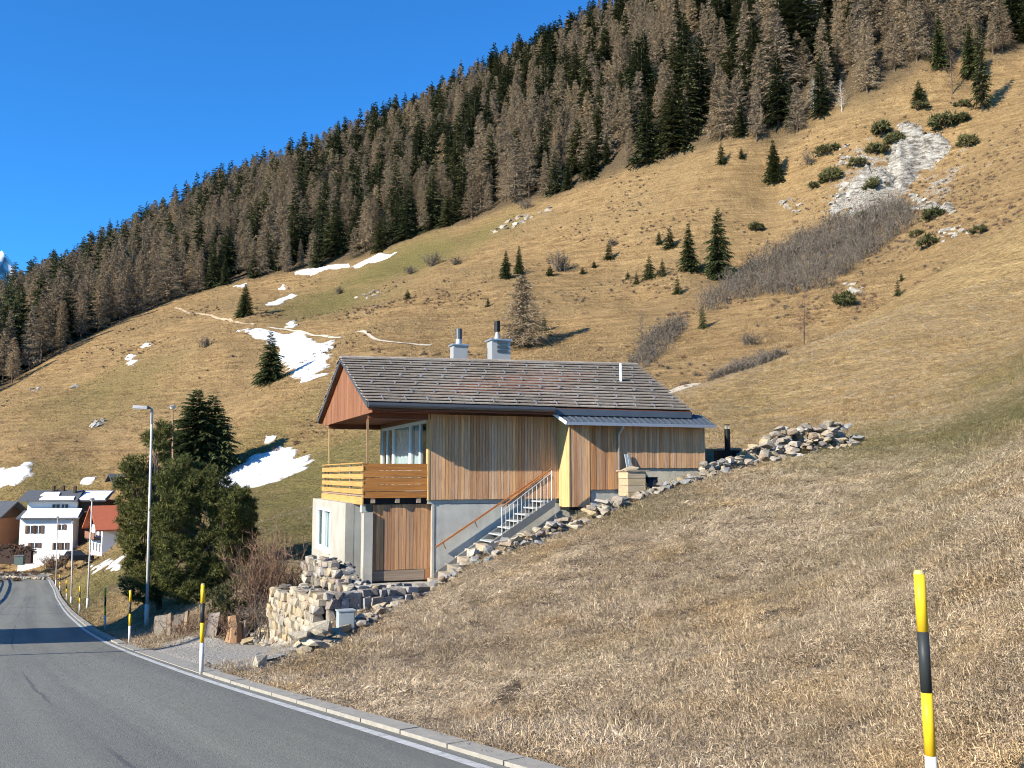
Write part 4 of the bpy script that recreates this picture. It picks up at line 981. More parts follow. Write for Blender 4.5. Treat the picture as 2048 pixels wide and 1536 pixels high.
slabby('plank_post', 369, 1268, 8, 44, .0, 'old_wood', 'grey timber stake right of the second stone slab', 'post', .1)
slabby('stone_slab', 416, 1276, 26, 48, .14, 'stone_grey', 'pale round-headed slab leaning behind the roadside snow pole', 'stone slab', .09)
tp = ground(468, 1282, 14); ts = empty('tree_stump', tp, 0, 'split reddish tree stump at the right end of the pull-in', 'stump')
MB().tube([(0, 0, -.1), (.02, 0, .35), (-.02, .02, .62)], [.24, .19, .17], 9).build('trunk', 'post_brown', ts); MB().tube([(.26, .05, -.1), (.27, .05, .5)], [.09, .07], 7).build('side_stem', 'old_wood', ts)

# ================================================================== street lamps and snow poles
plain('lamp_pole', (0.48, 0.465, 0.42), 0.6, 0.1, 0.15, 20.0); plain('lamp_head', (0.30, 0.30, 0.30), 0.5, 0.3); plain('lamp_glass', (0.62, 0.62, 0.58), 0.3)
plain('rust_pole', (0.30, 0.17, 0.10), 0.7, 0.1)
def lamp(px, py, top_px, top_py, d, arm, label, mat='lamp_pole', r=.066):
    g = P(px, py, d); g.z = gz(g.x, g.y) - .2; t = P(top_px, top_py, d)
    e = empty('street_lamp', g, 0, label, 'street lamp', 'street lamps along the road'); top = t - g
    MB().tube([(0, 0, 0), tuple(top * .5), tuple(top)], [r, r * .8, r * .6], 10).build('pole', mat, e, True)
    MB().tube([(0, 0, 0), tuple(top * .12)], [r * 1.35, r * 1.25], 10).build('sleeve', mat, e, True)
    if arm:
        a = top + Vector((-.62, -.1, .07))
        MB().tube([tuple(top - Vector((0, 0, .55))), tuple(top + Vector((0, 0, .0))), tuple(top + Vector((-.14, 0, .06)))], r * .8, 8).build('arm', 'lamp_head', e)
        MB().hexa([tuple(a + Vector(q)) for q in ((-.02, -.12, -.05), (.5, -.09, -.09), (.5, .09, -.09), (-.02, .12, -.05), (0, -.10, .06), (.5, -.08, .03), (.5, .08, .03), (0, .10, .06))]).build('lamp_head', 'lamp_head', e)
        MB().box(tuple(a + Vector((.02, -.09, -.09))), tuple(a + Vector((.3, .09, -.072)))).build('lens', 'lamp_glass', e)
    else:
        MB().tube([tuple(top), tuple(top + Vector((0, 0, .12)))], [.09, .17], 10).build('lamp_head', 'lamp_glass', e); MB().tube([tuple(top + Vector((0, 0, .122))), tuple(top + Vector((0, 0, .2)))], [.19, .06], 10).build('cap', 'lamp_head', e)
    return e
lamp(293, 1262, 304, 818, 34.0, True, 'tall street lamp with a short arm in front of the pine')
lamp(346, 1200, 345, 818, 46.0, False, 'rusty lamp post with white cap beside the big spruce', 'rust_pole', .07)
lamp(175, 1212, 184, 1002, 58.0, False, 'white post in the grass left of the pine, nearest of the three by the village')
lamp(143, 1197, 146, 1048, 70.0, False, 'middle white post of the three before the village houses')
lamp(113, 1152, 115, 1036, 104.0, False, 'farthest thin white post at the road bend')
plain('pole_yellow', (0.72, 0.46, 0.02), 0.45, 0, 0.1, 8.0); plain('pole_black', (0.028, 0.032, 0.032), 0.5, 0, 0.2, 8.0); plain('pole_grey', (0.58, 0.58, 0.55), 0.6, 0, 0.1, 8.0); plain('pole_cap', (0.42, 0.36, 0.16), 0.6)
def snow_pole(px, py, tpx, tpy, d, label, h=1.5, r=.031):
    b, t = P(px, py, d), P(tpx, tpy, d); ax = t - b
    e = empty('snow_pole', b, 0, label, 'snow pole', 'snow poles along the road edge')
    for k0, k1, m in ((-.08, .30, 'pole_grey'), (.30, .535, 'pole_yellow'), (.535, .765, 'pole_black'), (.765, .985, 'pole_yellow')):
        MB().tube([tuple(ax * (k0 + .0005)), tuple(ax * k1)], r, 14).build('band', m, e, True)
    MB().tube([tuple(ax * .9855), tuple(ax)], [r * 1.02, r * .75], 14).build('cap', 'pole_cap', e)
    return e
snow_pole(1871, 1674, 1838, 1140, 5.2, 'close yellow and black snow pole on the grass bank at lower right', r=.030)
snow_pole(403, 1336, 406, 1167, 16.3, 'yellow and black snow pole beside the gravelled pull-in', r=.036)
snow_pole(259, 1282, 261, 1180, 27.4, 'snow pole in the dark tree shadow left of the street lamp', r=.034)
snow_pole(210, 1253, 211, 1176, 36.0, 'snow pole on the grass verge left of the shadow', r=.035)
snow_pole(159, 1222, 160, 1172, 52.0, 'snow pole before the nearest white post', r=.037)
snow_pole(133, 1198, 133, 1160, 70.0, 'snow pole beside the middle white post', r=.04)
snow_pole(120, 1180, 120, 1149, 85.0, 'farthest thin snow pole on the verge by the bend', r=.042)

# ================================================================== foliage
def leaf_mat(name, stops, rough=0.8, trans=0.15):
    m, nt, bs = nmat(name); oi = N(nt, 'ShaderNodeObjectInfo'); ge = N(nt, 'ShaderNodeNewGeometry')
    c = ramp(nt, oi.outputs['Random'], stops)
    c = mixc(nt, ge.outputs['Random Per Island'], mixc(nt, 1.0, c, (0.6, 0.6, 0.6), 'MULTIPLY'), mixc(nt, 1.0, c, (1.35, 1.32, 1.25), 'MULTIPLY'))
    nt.links.new(c, bs.inputs['Base Color']); bs.inputs['Roughness'].default_value = rough; bs.inputs['Specular IOR Level'].default_value = 0.12
    if trans:
        tr = N(nt, 'ShaderNodeBsdfTranslucent'); mx = N(nt, 'ShaderNodeMixShader'); mx.inputs[0].default_value = trans
        nt.links.new(c, tr.inputs[0]); nt.links.new(bs.outputs[0], mx.inputs[1]); nt.links.new(tr.outputs[0], mx.inputs[2]); nt.links.new(mx.outputs[0], nt.nodes['Material Output'].inputs[0])
    return m
leaf_mat('spruce', [(0, (0.052, 0.066, 0.032)), (0.5, (0.074, 0.086, 0.040)), (1, (0.105, 0.108, 0.048))])
leaf_mat('spruce_near', [(0, (0.066, 0.082, 0.032)), (1, (0.092, 0.104, 0.040))])
leaf_mat('pine', [(0, (0.100, 0.112, 0.038)), (0.5, (0.122, 0.130, 0.042)), (1, (0.14, 0.138, 0.045))])
leaf_mat('dwarf_pine', [(0, (0.085, 0.090, 0.038)), (1, (0.135, 0.125, 0.055))])
leaf_mat('larch', [(0, (0.21, 0.160, 0.108)), (0.4, (0.29, 0.222, 0.145)), (0.75, (0.25, 0.198, 0.145)), (1, (0.36, 0.27, 0.165))], 0.9, 0.1)
leaf_mat('twig_grey', [(0, (0.120, 0.102, 0.084)), (1, (0.165, 0.138, 0.112))], 0.9, 0.0)
leaf_mat('twig_red', [(0, (0.20, 0.125, 0.085)), (1, (0.27, 0.18, 0.12))], 0.9, 0.0)
leaf_mat('birch', [(0, (0.40, 0.37, 0.33)), (1, (0.5, 0.47, 0.42))], 0.9, 0.0)
plain('bark', (0.12, 0.085, 0.06), 0.9, 0, 0.4, 12.0, 0.02)

def tri_mesh(name, T, mat):
    T = np.asarray(T, np.float32).reshape(-1, 3); me = npmesh(name, T, np.arange(len(T)).reshape(-1, 3)); me.materials.append(MATS[mat]); return me
def unit(v): return v / (np.linalg.norm(v) + 1e-9)
def spruce_crown(seed, H=10.0, Rm=2.0, layers=25, per=9, pw=.85, low=.03, mat='spruce', tw=6):
    rg = np.random.default_rng(seed); T = []
    for i in range(layers):
        t = (i + rg.uniform(-.3, .3)) / layers; t = min(max(t, 0), .985); z = H * (low + (1 - low) * t)
        r = Rm * (1 - t) ** pw * rg.uniform(.82, 1.12) + .10
        n = max(4, int(per * (.55 + .45 * (1 - t)))); a0 = rg.uniform(0, 6.28)
        for k in range(n):
            a = a0 + 6.283 * (k + rg.uniform(-.3, .3)) / n; L = r * rg.uniform(.58, 1.2); z = max(.02, H * (low + (1 - low) * t) + rg.normal() * .45 * H / layers); o = np.array([math.cos(a), math.sin(a), 0]); s = np.array([-o[1], o[0], 0])
            dr = rg.uniform(.22, .5) * (1 - t) + .02 - .35 * max(0, t - .75)
            pos = lambda q: np.array([0, 0, z]) + o * L * q + np.array([0, 0, -dr * L * q * q * 1.25 + .10 * L * q])
            for q in np.linspace(.22, 1.0, tw):
                p = pos(q); tl = L * (.42 - .22 * q) * rg.uniform(.8, 1.3) + .10
                for sg in (-1, 1):
                    d = unit(o * rg.uniform(.5, 1.0) + s * sg * rg.uniform(.5, 1.0) + np.array([0, 0, -rg.uniform(.25, .8)]))
                    bw = tl * .30; T += [p - o * bw + s * sg * .02, p + o * bw * .8, p + d * tl]
            p = pos(1.0); T += [pos(.55) - s * .10 * L, pos(.55) + s * .10 * L, p + o * .12 * L]
    T += [np.array([-.06, 0, H * .93]), np.array([.06, 0, H * .93]), np.array([0, 0, H * 1.03])]
    return tri_mesh('spruce_crown', T, mat)
def trunk_mesh(H, r, mat='bark', lean=0.0):
    mb = MB().tube([(0, 0, -H * .04), (lean * .3, 0, H * .45), (lean, 0, H * .97)], [r, r * .62, r * .08], 6)
    me = bpy.data.meshes.new('trunk'); me.from_pydata(mb.v, [], mb.f); me.materials.append(MATS[mat]); return me
def larch_crown(seed, H=10.0, Rm=1.7, nb=170, tw=9, mat='larch', low=.10, wd=.028, up=.0, pw=.75):
    rg = np.random.default_rng(seed); T = []
    for i in range(nb):
        t = (i + rg.uniform(0, 1)) / nb; t = t ** 1.15; z = H * (low + (.985 - low) * t); L = (Rm * (1 - t) ** pw * rg.uniform(.55, 1.1)) + .15; a = rg.uniform(0, 6.283)
        o = np.array([math.cos(a), math.sin(a), 0]); s = np.array([-o[1], o[0], 0]); dr = rg.uniform(-.05, .28) - up - .5 * max(0, t - .6)
        e = np.array([0, 0, z]) + o * L + np.array([0, 0, -dr * L]); b = np.array([0, 0, z]); w = s * wd * .8
        T += [b - w, b + w, e]; w = np.array([0, 0, wd * .8]); T += [b - w, b + w, e]
        for q in rg.uniform(.12, 1.0, tw):
            p = b + (e - b) * q; tl = (.16 + .26 * L * (1 - .5 * q)) * rg.uniform(.7, 1.3)
            d = unit(o * rg.uniform(.2, .9) + s * rg.uniform(-1, 1) + np.array([0, 0, rg.uniform(-.9, .25 + up)])); w = unit(rg.normal(size=3)) * wd * rg.uniform(.8, 1.5)
            T += [p - w, p + w, p + d * tl]
    return tri_mesh('larch_crown', T, mat)
def tuft_crown(seed, clumps, nt_, nn, ln, wd, mat, name='crown'):
    """needle tufts set around clump centres (x, y, z, radius)"""
    rg = np.random.default_rng(seed); C = np.repeat(np.array(clumps, float), nt_, 0); n = len(C)
    un = lambda v: v / (np.linalg.norm(v, axis=-1, keepdims=True) + 1e-9)
    d = un(rg.normal(size=(n, 3))); d[:, 2] = d[:, 2] * .8 + .15; p = C[:, :3] + d * C[:, 3:] * rg.uniform(.45, 1.05, (n, 1))
    ax = un(d * .8 + np.array([0, 0, .65]) + rg.normal(size=(n, 3)) * .3)
    v = un(ax[:, None] * .75 + rg.normal(size=(n, nn, 3)) * .62); w = un(np.cross(v, rg.normal(size=(n, nn, 3)))) * wd; q = p[:, None]
    T = np.stack([q - w, q + w, q + v * ln * rg.uniform(.7, 1.25, (n, nn, 1))], 2)
    return tri_mesh(name, T, mat)
def bare_crown(seed, H=3.0, Rm=1.2, stems=26, tw=14, mat='twig_grey', wd=.012, up=1.0, base=.15):
    rg = np.random.default_rng(seed); T = []
    for i in range(stems):
        a = rg.uniform(0, 6.283); o = np.array([math.cos(a), math.sin(a), 0]); q = math.sqrt(rg.random()); h = H * rg.uniform(.55, 1.0) * (1 - .25 * q)
        b = np.array([rg.normal() * base, rg.normal() * base, -.1]); m = b + o * Rm * q * .35 + np.array([0, 0, h * .5]); e = b + o * Rm * q + np.array([0, 0, h])
        for p0, p1, w0 in ((b, m, wd * 1.6), (m, e, wd)):
            for w in (np.array([w0, 0, 0]), np.array([0, w0, 0])): T += [p0 - w, p0 + w, p1 + w * .4, p0 - w, p1 + w * .4, p1 - w * .4]
        for k in range(tw):
            f = rg.uniform(.25, 1); p = b + (m - b) * (f / .5) if f < .5 else m + (e - m) * ((f - .5) / .5)
            d = unit(o * rg.uniform(-.3, .9) + rg.normal(size=3) * .45 + np.array([0, 0, up * .9])); l = H * rg.uniform(.10, .28); w = unit(np.cross(d, rg.normal(size=3))) * wd * .7
            T += [p - w, p + w, p + d * l]
            p2 = p + d * l * .5
            for _ in range(2):
                d2 = unit(d + rg.normal(size=3) * .6); T += [p2 - w * .7, p2 + w * .7, p2 + d2 * l * .55]
    return tri_mesh('twigs', T, mat)

SPR = [spruce_crown(10 + i, 10, (1.7, 2.0, 2.3, 1.5, 1.85, 1.35, 2.15)[i], 27, 11, (.72, .8, .65, .7, .9, .6, .75)[i], (.03, .10, .03, .06, .02, .12, .04)[i]) for i in range(7)]
SPRH = [spruce_crown(30 + i, 10, (2.35, 2.9)[i], 34, 13, .78, .02, 'spruce_near', 7) for i in range(2)]
SAP = [spruce_crown(40 + i, 10, (3.0, 3.5, 2.7)[i], 20, 12, .8, .01, 'spruce_near', 5) for i in range(3)]
LAR = [larch_crown(50 + i, 10, (1.7, 2.1, 1.45, 1.9, 2.3, 1.6)[i], 300, 16, wd=.029, pw=(.75, .6, .85, .65, .7, .5)[i], low=(.1, .14, .08, .2, .1, .16)[i]) for i in range(6)]
LARH = larch_crown(60, 10, 3.3, 420, 16, low=.06, wd=.042, pw=.65)
TRK = trunk_mesh(10, .17); TRKL = trunk_mesh(10, .15)
def tree(name, loc, h, crown, trunk, label, cat='tree', group=None, wide=1.0, parts=True, rz=None):
    k = h / 10; e = empty(name, loc, random.uniform(0, 6.28) if rz is None else rz, label, cat, group); e.scale = (k * wide, k * wide, k)
    c = obj('crown', crown, None, e)
    if trunk: obj('trunk', trunk, None, e)
    return e
def put(px, py, hpx): p = ground(px, py, 30); return p, hpx / F * p.y
# ---- trees one can point at on the open hillside: column, row, height in pixels, width factor, label
HILL = [
 (490, 632, 66, 1.5, 'bushy young spruce on the upper left hill shoulder'), (540, 764, 104, 1.25, 'dark spruce beside the large snow patch left of the roof'),
 (1548, 363, 88, 1.25, 'lone spruce just below the forest edge left of the white crag'), (1438, 557, 148, .95, 'tallest lone spruce on the open slope below the crag'),
 (1378, 541, 98, 1.15, 'broad spruce left of the tallest lone spruce'), (1012, 557, 58, 1.0, 'left spruce of the pair above the chimneys'), (1038, 547, 58, 1.0, 'right spruce of the pair above the chimneys'),
 (1299, 557, 44, 1.1, 'largest sapling left below the broad spruce'), (1325, 553, 34, 1.1, 'sapling between the largest sapling and the broad spruce'), (1318, 491, 26, 1.1, 'left small sapling above the sapling group'),
 (1340, 497, 38, 1.2, 'right small sapling above the sapling group'), (1355, 588, 36, 1.1, 'lowest sapling below the broad spruce'), (1273, 569, 22, 1.2, 'tiny sapling left of the largest sapling'), (1256, 559, 16, 1.3, 'leftmost tiny sapling of the sapling group'),
 (1218, 519, 34, 1.3, 'small round spruce alone right of the spruce pair'), (1405, 656, 46, .8, 'slender sapling under the grey thicket tip'), (1100, 552, 20, 1.5, 'low spruce bush right of the spruce pair'),
 (976, 614, 18, 1.4, 'tiny spruce bush left of the lone larch'), (1188, 536, 14, 1.6, 'tiny conifer dot right of the spruce pair'), (1165, 548, 13, 1.6, 'tiny conifer dot nearer the spruce pair'), (1443, 330, 42, 1.1, 'young spruce at the forest edge above the lone spruce'),
 (1483, 320, 22, 1.2, 'small spruce right of the young forest edge spruce'), (815, 599, 18, 1.5, 'tiny spruce bush on the middle slope above the roof'), (1796, 592, 34, .9, 'young spruce near the meadow crest at right'), (1803, 562, 16, 1.1, 'tiny spruce above the young spruce by the crest'),
 (1838, 207, 42, 1.1, 'small spruce on the bare spur below the top right forest'), (1965, 224, 188, .9, 'tall dark spruce at the upper right corner'), (1942, 158, 120, .8, 'slim spruce left of the tall corner spruce'), (1880, 138, 118, .8, 'narrow spruce on the spur at upper right'),
]
for i, (px, py, h, wd, lab) in enumerate(HILL):
    p, hm = put(px, py, h * (1.15 if h < 55 else 1)); tree('spruce', p, hm, SPRH[i % 2] if h > 55 and h < 150 else (SAP[i % 3] if h <= 55 else SPR[i % 7]), TRK, lab, 'spruce', 'spruces on the open hillside', wd * (.85 if h > 55 else .9))
# big twin-topped spruce left of the house
p, hm = put(388, 962, 184)
t0 = tree('spruce', p, hm, spruce_crown(71, 10, 3.5, 44, 18, .66, .01, 'spruce_near', 8), TRK, 'big broad twin topped spruce left of the chalet', 'spruce', 'spruces on the open hillside', 1.12, rz=0)
c2 = obj('crown', spruce_crown(72, 9.4, 3.2, 40, 16, .66, .01, 'spruce_near', 8), None, t0); c2.location = (1.5, .3, 0)
# lone larch with a dark companion
p, hm = put(1046, 697, 152); tree('larch', p, hm, LARH, TRKL, 'lone bare larch on the slope behind the chimneys', 'larch', None, 1.25)
p, hm = put(1018, 692, 40); tree('spruce', p, hm, SAP[1], TRK, 'dark low spruce at the foot of the lone larch', 'spruce', 'spruces on the open hillside', 1.1)
p, hm = put(1088, 662, 36); tree('spruce', p, hm, SAP[0], TRK, 'shaded spruce behind the lone larch', 'spruce', 'spruces on the open hillside', .9)  # added conifer, stands in for the shade beside the larch
# bare trees
for px, py, h, wd, mat, lab, sd in ((1283, 727, 108, .9, 'twig_grey', 'grey bare tree behind the right roof corner', 1), (1608, 692, 104, 1.1, 'twig_red', 'twisted bare tree in the gully left of the meadow crest', 2), (1628, 236, 84, .7, 'birch', 'white bare birch at the forest edge', 3),
                                (1684, 226, 70, .7, 'birch', 'second pale bare birch right of the white birch', 4), (1905, 190, 95, .9, 'twig_red', 'bare larch sapling on the spur left of the tall corner spruce', 5), (1090, 392, 60, 1.6, 'twig_red', 'reddish bare tree at the forest edge', 6)):
    p, hm = put(px, py, h); tree('bare_tree', p, hm, larch_crown(80 + sd, 10, 2.9, 90, 10, mat, .18, .022, .55, .55), trunk_mesh(10, .16, 'birch' if mat == 'birch' else 'bark', .4), lab, 'bare tree', None, wd)
# round bushes and dwarf pines: column, row, width, height, kind, label
BUSH = [(1690, 612, 46, 30, 'p', 'green dwarf pine below the small white rock'), (1860, 494, 36, 28, 'p', 'dwarf pine right of the thicket near the meadow crest'), (1834, 473, 26, 16, 'p', 'small dwarf pine beside the right end of the thicket'), (1662, 366, 36, 38, 'p', 'upright dwarf pine at the left foot of the crag'),
 (1716, 336, 34, 24, 'p', 'dwarf pine left of the white crag face'), (1752, 380, 44, 28, 'p', 'dwarf pine below the white crag face'), (1931, 296, 50, 32, 'p', 'wide dwarf pine right of the crag'), (1893, 258, 50, 40, 'p', 'dwarf pine above the crag ledges'), (1926, 246, 24, 26, 'p', 'small dwarf pine above the wide one'),
 (1765, 275, 48, 36, 'p', 'dwarf pine on the upper left rim of the crag'), (1752, 312, 40, 30, 'p', 'dwarf pine on the crag shoulder'), (1626, 380, 26, 16, 'p', 'low dwarf pine left of the crag foot'), (1867, 440, 38, 30, 'p', 'dwarf pine among the right hand rocks'), (1957, 468, 44, 18, 'p', 'flat dwarf pine near the right meadow crest'),
 (1512, 464, 30, 20, 'p', 'dwarf pine right of the tallest lone spruce'), (1655, 308, 46, 26, 'p', 'dwarf pine left above the crag'), (1835, 222, 36, 18, 'p', 'flat dwarf pine on the bare spur'), (1790, 290, 30, 30, 'p', 'dwarf pine at the top of the white face'), (1725, 440, 30, 22, 'p', 'dwarf pine on top of the grey thicket'), (1920, 215, 34, 16, 'p', 'dwarf pine at the foot of the tall corner spruce'),
 (1122, 542, 48, 48, 'g', 'grey round bush right of the spruce pair'), (411, 695, 36, 26, 'g', 'grey dome bush on the left hillside'), (865, 532, 44, 34, 'g', 'grey bush left on the upper meadow'), (912, 530, 30, 20, 'g', 'small grey bush right of the upper meadow bush'), (820, 547, 26, 20, 'g', 'round grey bush on the upper meadow'), (680, 588, 22, 18, 'g', 'small grey bush on the green upper meadow'),
 (1226, 492, 24, 18, 'g', 'reddish grey bush above the small round spruce'), (1054, 418, 40, 26, 'g', 'pale bush at the forest edge above the meadow'), (1500, 690, 50, 30, 'g', 'grey brush on the slope above the low thicket'), (1620, 330, 60, 30, 'g', 'faded brush under the forest left of the crag')]
rgb = random.Random(5)
for px, py, wpx, hpx, kind, lab in BUSH:
    p = ground(px, py, 60); k = p.y / F; w, h = wpx * k, hpx * k
    e = empty('dwarf_pine' if kind == 'p' else 'bush', p, rgb.uniform(0, 6.28), lab, 'dwarf pine' if kind == 'p' else 'bush', 'dwarf pines round the crag' if kind == 'p' else None)
    if kind == 'p':
        cl = []
        for _ in range(16):
            a, q = rgb.uniform(0, 6.28), math.sqrt(rgb.random()); cl.append((q * w * .58 * math.cos(a), q * w * .45 * math.sin(a), h * (.30 + .45 * rgb.random()) * (1 - .55 * q * q), rgb.uniform(.10, .22) * min(w, 1.6 * h)))
        obj('crown', tuft_crown(rgb.randint(0, 999), cl, 16, 6, .26 * h, .035 * h, 'dwarf_pine'), None, e)
    else: obj('twigs', bare_crown(rgb.randint(0, 999), h, w * .55, 46, 12, 'twig_grey', .030 * max(1, h / 3), .5, w * .14), None, e)
    mb = MB()
    for _ in range(4): a = rgb.uniform(0, 6.28); mb.tube([(0, 0, -.1), (math.cos(a) * w * .15, math.sin(a) * w * .15, h * .5)], [.05 * h, .02 * h], 5)
    mb.build('stems', 'bark', e)
# thickets
def in_poly(x, y, poly):
    c = False; n = len(poly)
    for i in range(n):
        (x1, y1), (x2, y2) = poly[i], poly[(i + 1) % n]
        if (y1 > y) != (y2 > y) and x < (x2 - x1) * (y - y1) / (y2 - y1) + x1: c = not c
    return c
def thicket(name, poly, n, hpx, label, mat='twig_grey', dmin=60):
    rg = np.random.default_rng(len(poly) + n); xs, ys = [q[0] for q in poly], [q[1] for q in poly]; T = []; cnt = 0
    while cnt < n:
        x, y = rg.uniform(min(xs), max(xs)), rg.uniform(min(ys), max(ys))
        if not in_poly(x, y, poly): continue
        cnt += 1; p = np.array(ground(x, y + hpx * .45, dmin)); k = p[1] / F; h = hpx * k * rg.uniform(.6, 1.15); wd = .55 * k
        for s in range(5):
            b = p + np.append(rg.normal(size=2) * h * .16, -.1); d = unit(np.append(rg.normal(size=2) * .35, 1)); e = b + d * h * rg.uniform(.7, 1.05); w = np.array([wd, 0, 0])
            T += [b - w, b + w, e]
            for q in rg.uniform(.25, 1, 8):
                m = b + (e - b) * q; d2 = unit(d * .6 + rg.normal(size=3) * .55); w2 = unit(np.cross(d2, rg.normal(size=3))) * wd * .8; T += [m - w2, m + w2, m + d2 * h * .28]
    o = obj(name, tri_mesh(name, T, mat)); return tag(o, label, 'thicket', kind='stuff')
thicket('brush_thicket', [(1395, 605), (1440, 560), (1500, 520), (1590, 468), (1660, 440), (1740, 415), (1822, 392), (1826, 430), (1760, 480), (1690, 530), (1650, 560), (1590, 572), (1540, 570), (1470, 588), (1420, 606)], 620, 44, 'long grey leafless thicket running up the gully below the crag')
thicket('brush_thicket', [(1258, 727), (1285, 680), (1330, 640), (1370, 632), (1365, 655), (1325, 700), (1300, 722)], 130, 30, 'grey leafless thicket behind the right end of the roof')
thicket('brush_thicket', [(1412, 772), (1420, 755), (1480, 722), (1550, 700), (1572, 702), (1560, 716), (1500, 738), (1450, 760)], 200, 24, 'low grey leafless thicket along the crest of the near meadow', dmin=66)

# ---- the white crag and scattered rocks
stone_mat('crag_white', [(0, (0.34, 0.315, 0.27)), (0.6, (0.44, 0.415, 0.365)), (1, (0.24, 0.22, 0.19))])
def crag(name, polys, n, szpx, label, mat='crag_white', flat=.55):
    e = empty(name, (0, 0, 0), 0, label, 'rock'); rg = random.Random(n)
    for poly, share in polys:
        xs, ys = [q[0] for q in poly], [q[1] for q in poly]; c = 0
        while c < int(n * share):
            x, y = rg.uniform(min(xs), max(xs)), rg.uniform(min(ys), max(ys))
            if not in_poly(x, y, poly): continue
            c += 1; p = ground(x, y, 60); k = p.y / F; s = szpx * k * rg.choice((.4, .6, .8, 1, 1.3))
            stone(e, (p.x, p.y, p.z - s * .05), (s * rg.uniform(1, 1.9), s, s * rg.uniform(.7, 1.5) * flat / .55), mat, rg.uniform(-.5, .5), 'rock', .35)
    return e
def cliff(poly, parent, lift, seed):
    w = np.array(gpoly(poly)); step = .55; lo, hi = w.min(0) - 1, w.max(0) + 1
    X, Y = np.meshgrid(np.arange(lo[0], hi[0], step), np.arange(lo[1], hi[1], step)); ins = np.zeros(X.shape, bool); dist = np.full(X.shape, 1e9)
    for i in range(len(w)):
        (x1, y1), (x2, y2) = w[i], w[(i + 1) % len(w)]
        ins ^= ((y1 > Y) != (y2 > Y)) & (X < (x2 - x1) * (Y - y1) / (y2 - y1 + 1e-12) + x1)
        t = np.clip(((X - x1) * (x2 - x1) + (Y - y1) * (y2 - y1)) / ((x2 - x1) ** 2 + (y2 - y1) ** 2 + 1e-9), 0, 1); dist = np.minimum(dist, np.hypot(X - x1 - t * (x2 - x1), Y - y1 - t * (y2 - y1)))
    sd = np.where(ins, dist, -dist) + 7.0 * fbm(X / 4, Y / 4, seed, 4) - .6
    rid = 1 - 2 * np.abs(fbm(X / 5, Y / 5, seed + 5, 5)); led = np.round((fbm(X / 9, Y / 9, seed + 9, 3) + Y * .10) * 3) / 3
    Z = zt(X.ravel(), Y.ravel()).reshape(X.shape); led = led - (fbm(X / 9, Y / 9, seed + 9, 3) + Y * .10)
    Z = Z + lift * sstep(0, 2.5, sd) * (rid ** 3 + 1.6 * led + .6 * fbm(X / 1.3, Y / 1.3, seed + 3, 3)) - .8 * (sd < 0)
    idx = np.arange(X.size).reshape(X.shape); q = np.stack([idx[:-1, :-1], idx[:-1, 1:], idx[1:, 1:], idx[1:, :-1]], -1).reshape(-1, 4); q = q[(sd.ravel()[q] > 0).any(1)]
    us, inv = np.unique(q, return_inverse=True); v = np.stack([X.ravel(), Y.ravel(), Z.ravel()], -1)[us]
    return obj('cliff_face', npmesh('cliff_face', v, inv.reshape(q.shape)), 'cliff', parent)
def cliff_mat():
    m, nt, bs = nmat('cliff'); tc = N(nt, 'ShaderNodeTexCoord'); co = tc.outputs['Object']; a = noise(nt, co, .6, 6, .75); b = noise(nt, co, 1.0, 5, .75, (.4, .4, 1.9))
    c = ramp(nt, a, [(.32, (.15, .125, .10)), (.44, (.40, .365, .31)), (.66, (.60, .565, .50))]); c = mixc(nt, maprange(nt, b, .40, .54), mixc(nt, 1.0, c, (.34, .31, .27), 'MULTIPLY'), c)
    nt.links.new(c, bs.inputs['Base Color']); bs.inputs['Roughness'].default_value = .95; bump(nt, bs, b, 1.2)
cliff_mat()
crg = crag('rock_outcrop', [([(1795, 255), (1832, 250), (1846, 300), (1838, 350), (1800, 378), (1770, 360), (1785, 310)], .34), ([(1838, 275), (1895, 285), (1890, 312), (1850, 335), (1838, 310)], .2), ([(1660, 400), (1690, 368), (1745, 350), (1785, 362), (1780, 378), (1700, 395), (1670, 425)], .28), ([(1672, 300), (1700, 290), (1715, 312), (1680, 330)], .07), ([(1820, 385), (1850, 400), (1910, 415), (1905, 430), (1840, 420)], .11)], 190, 10, 'white limestone crag high on the slope at right')
cliff([(1790, 250), (1835, 248), (1900, 285), (1892, 315), (1850, 345), (1838, 372), (1800, 392), (1760, 380), (1782, 320)], crg, 4.0, 5); cliff([(1655, 415), (1690, 362), (1745, 345), (1800, 362), (1790, 385), (1700, 402), (1668, 432)], crg, 3.2, 9); cliff([(1815, 385), (1850, 395), (1915, 412), (1905, 436), (1840, 425)], crg, 1.6, 12)
crag('rock_outcrop', [([(1690, 568), (1722, 570), (1730, 585), (1705, 588)], 1)], 16, 10, 'small white rock and snow above the green dwarf pine')
crag('rock_outcrop', [([(1880, 455), (1915, 455), (1880, 492), (1868, 486)], .6), ([(1890, 470), (1960, 450), (1950, 462), (1900, 482)], .4)], 30, 9, 'scattered white stones near the right meadow crest')
crag('rock_outcrop', [([(178, 862), (190, 842), (212, 835), (205, 850)], 1)], 14, 12, 'grey rocks in the left hillside grass', 'stone_grey')
crag('rock_outcrop', [([(1560, 400), (1610, 395), (1600, 425), (1560, 420)], 1)], 22, 9, 'loose grey stones on the slope left of the crag', 'stone_mixed')
crag('rock_outcrop', [([(960, 470), (1060, 425), (1110, 415), (1090, 430), (1010, 462)], 1)], 40, 9, 'row of grey stones below the forest edge', 'stone_mixed')
crag('rock_outcrop', [([(700, 596), (760, 580), (770, 590), (715, 604)], 1)], 18, 8, 'grey stones at the green shoulder of the upper meadow', 'stone_mixed')
crag('rock_outcrop', [([(140, 775), (165, 765), (160, 785)], .5), ([(60, 780), (80, 775), (75, 790)], .5)], 10, 8, 'small grey stones on the far left slope', 'stone_grey')

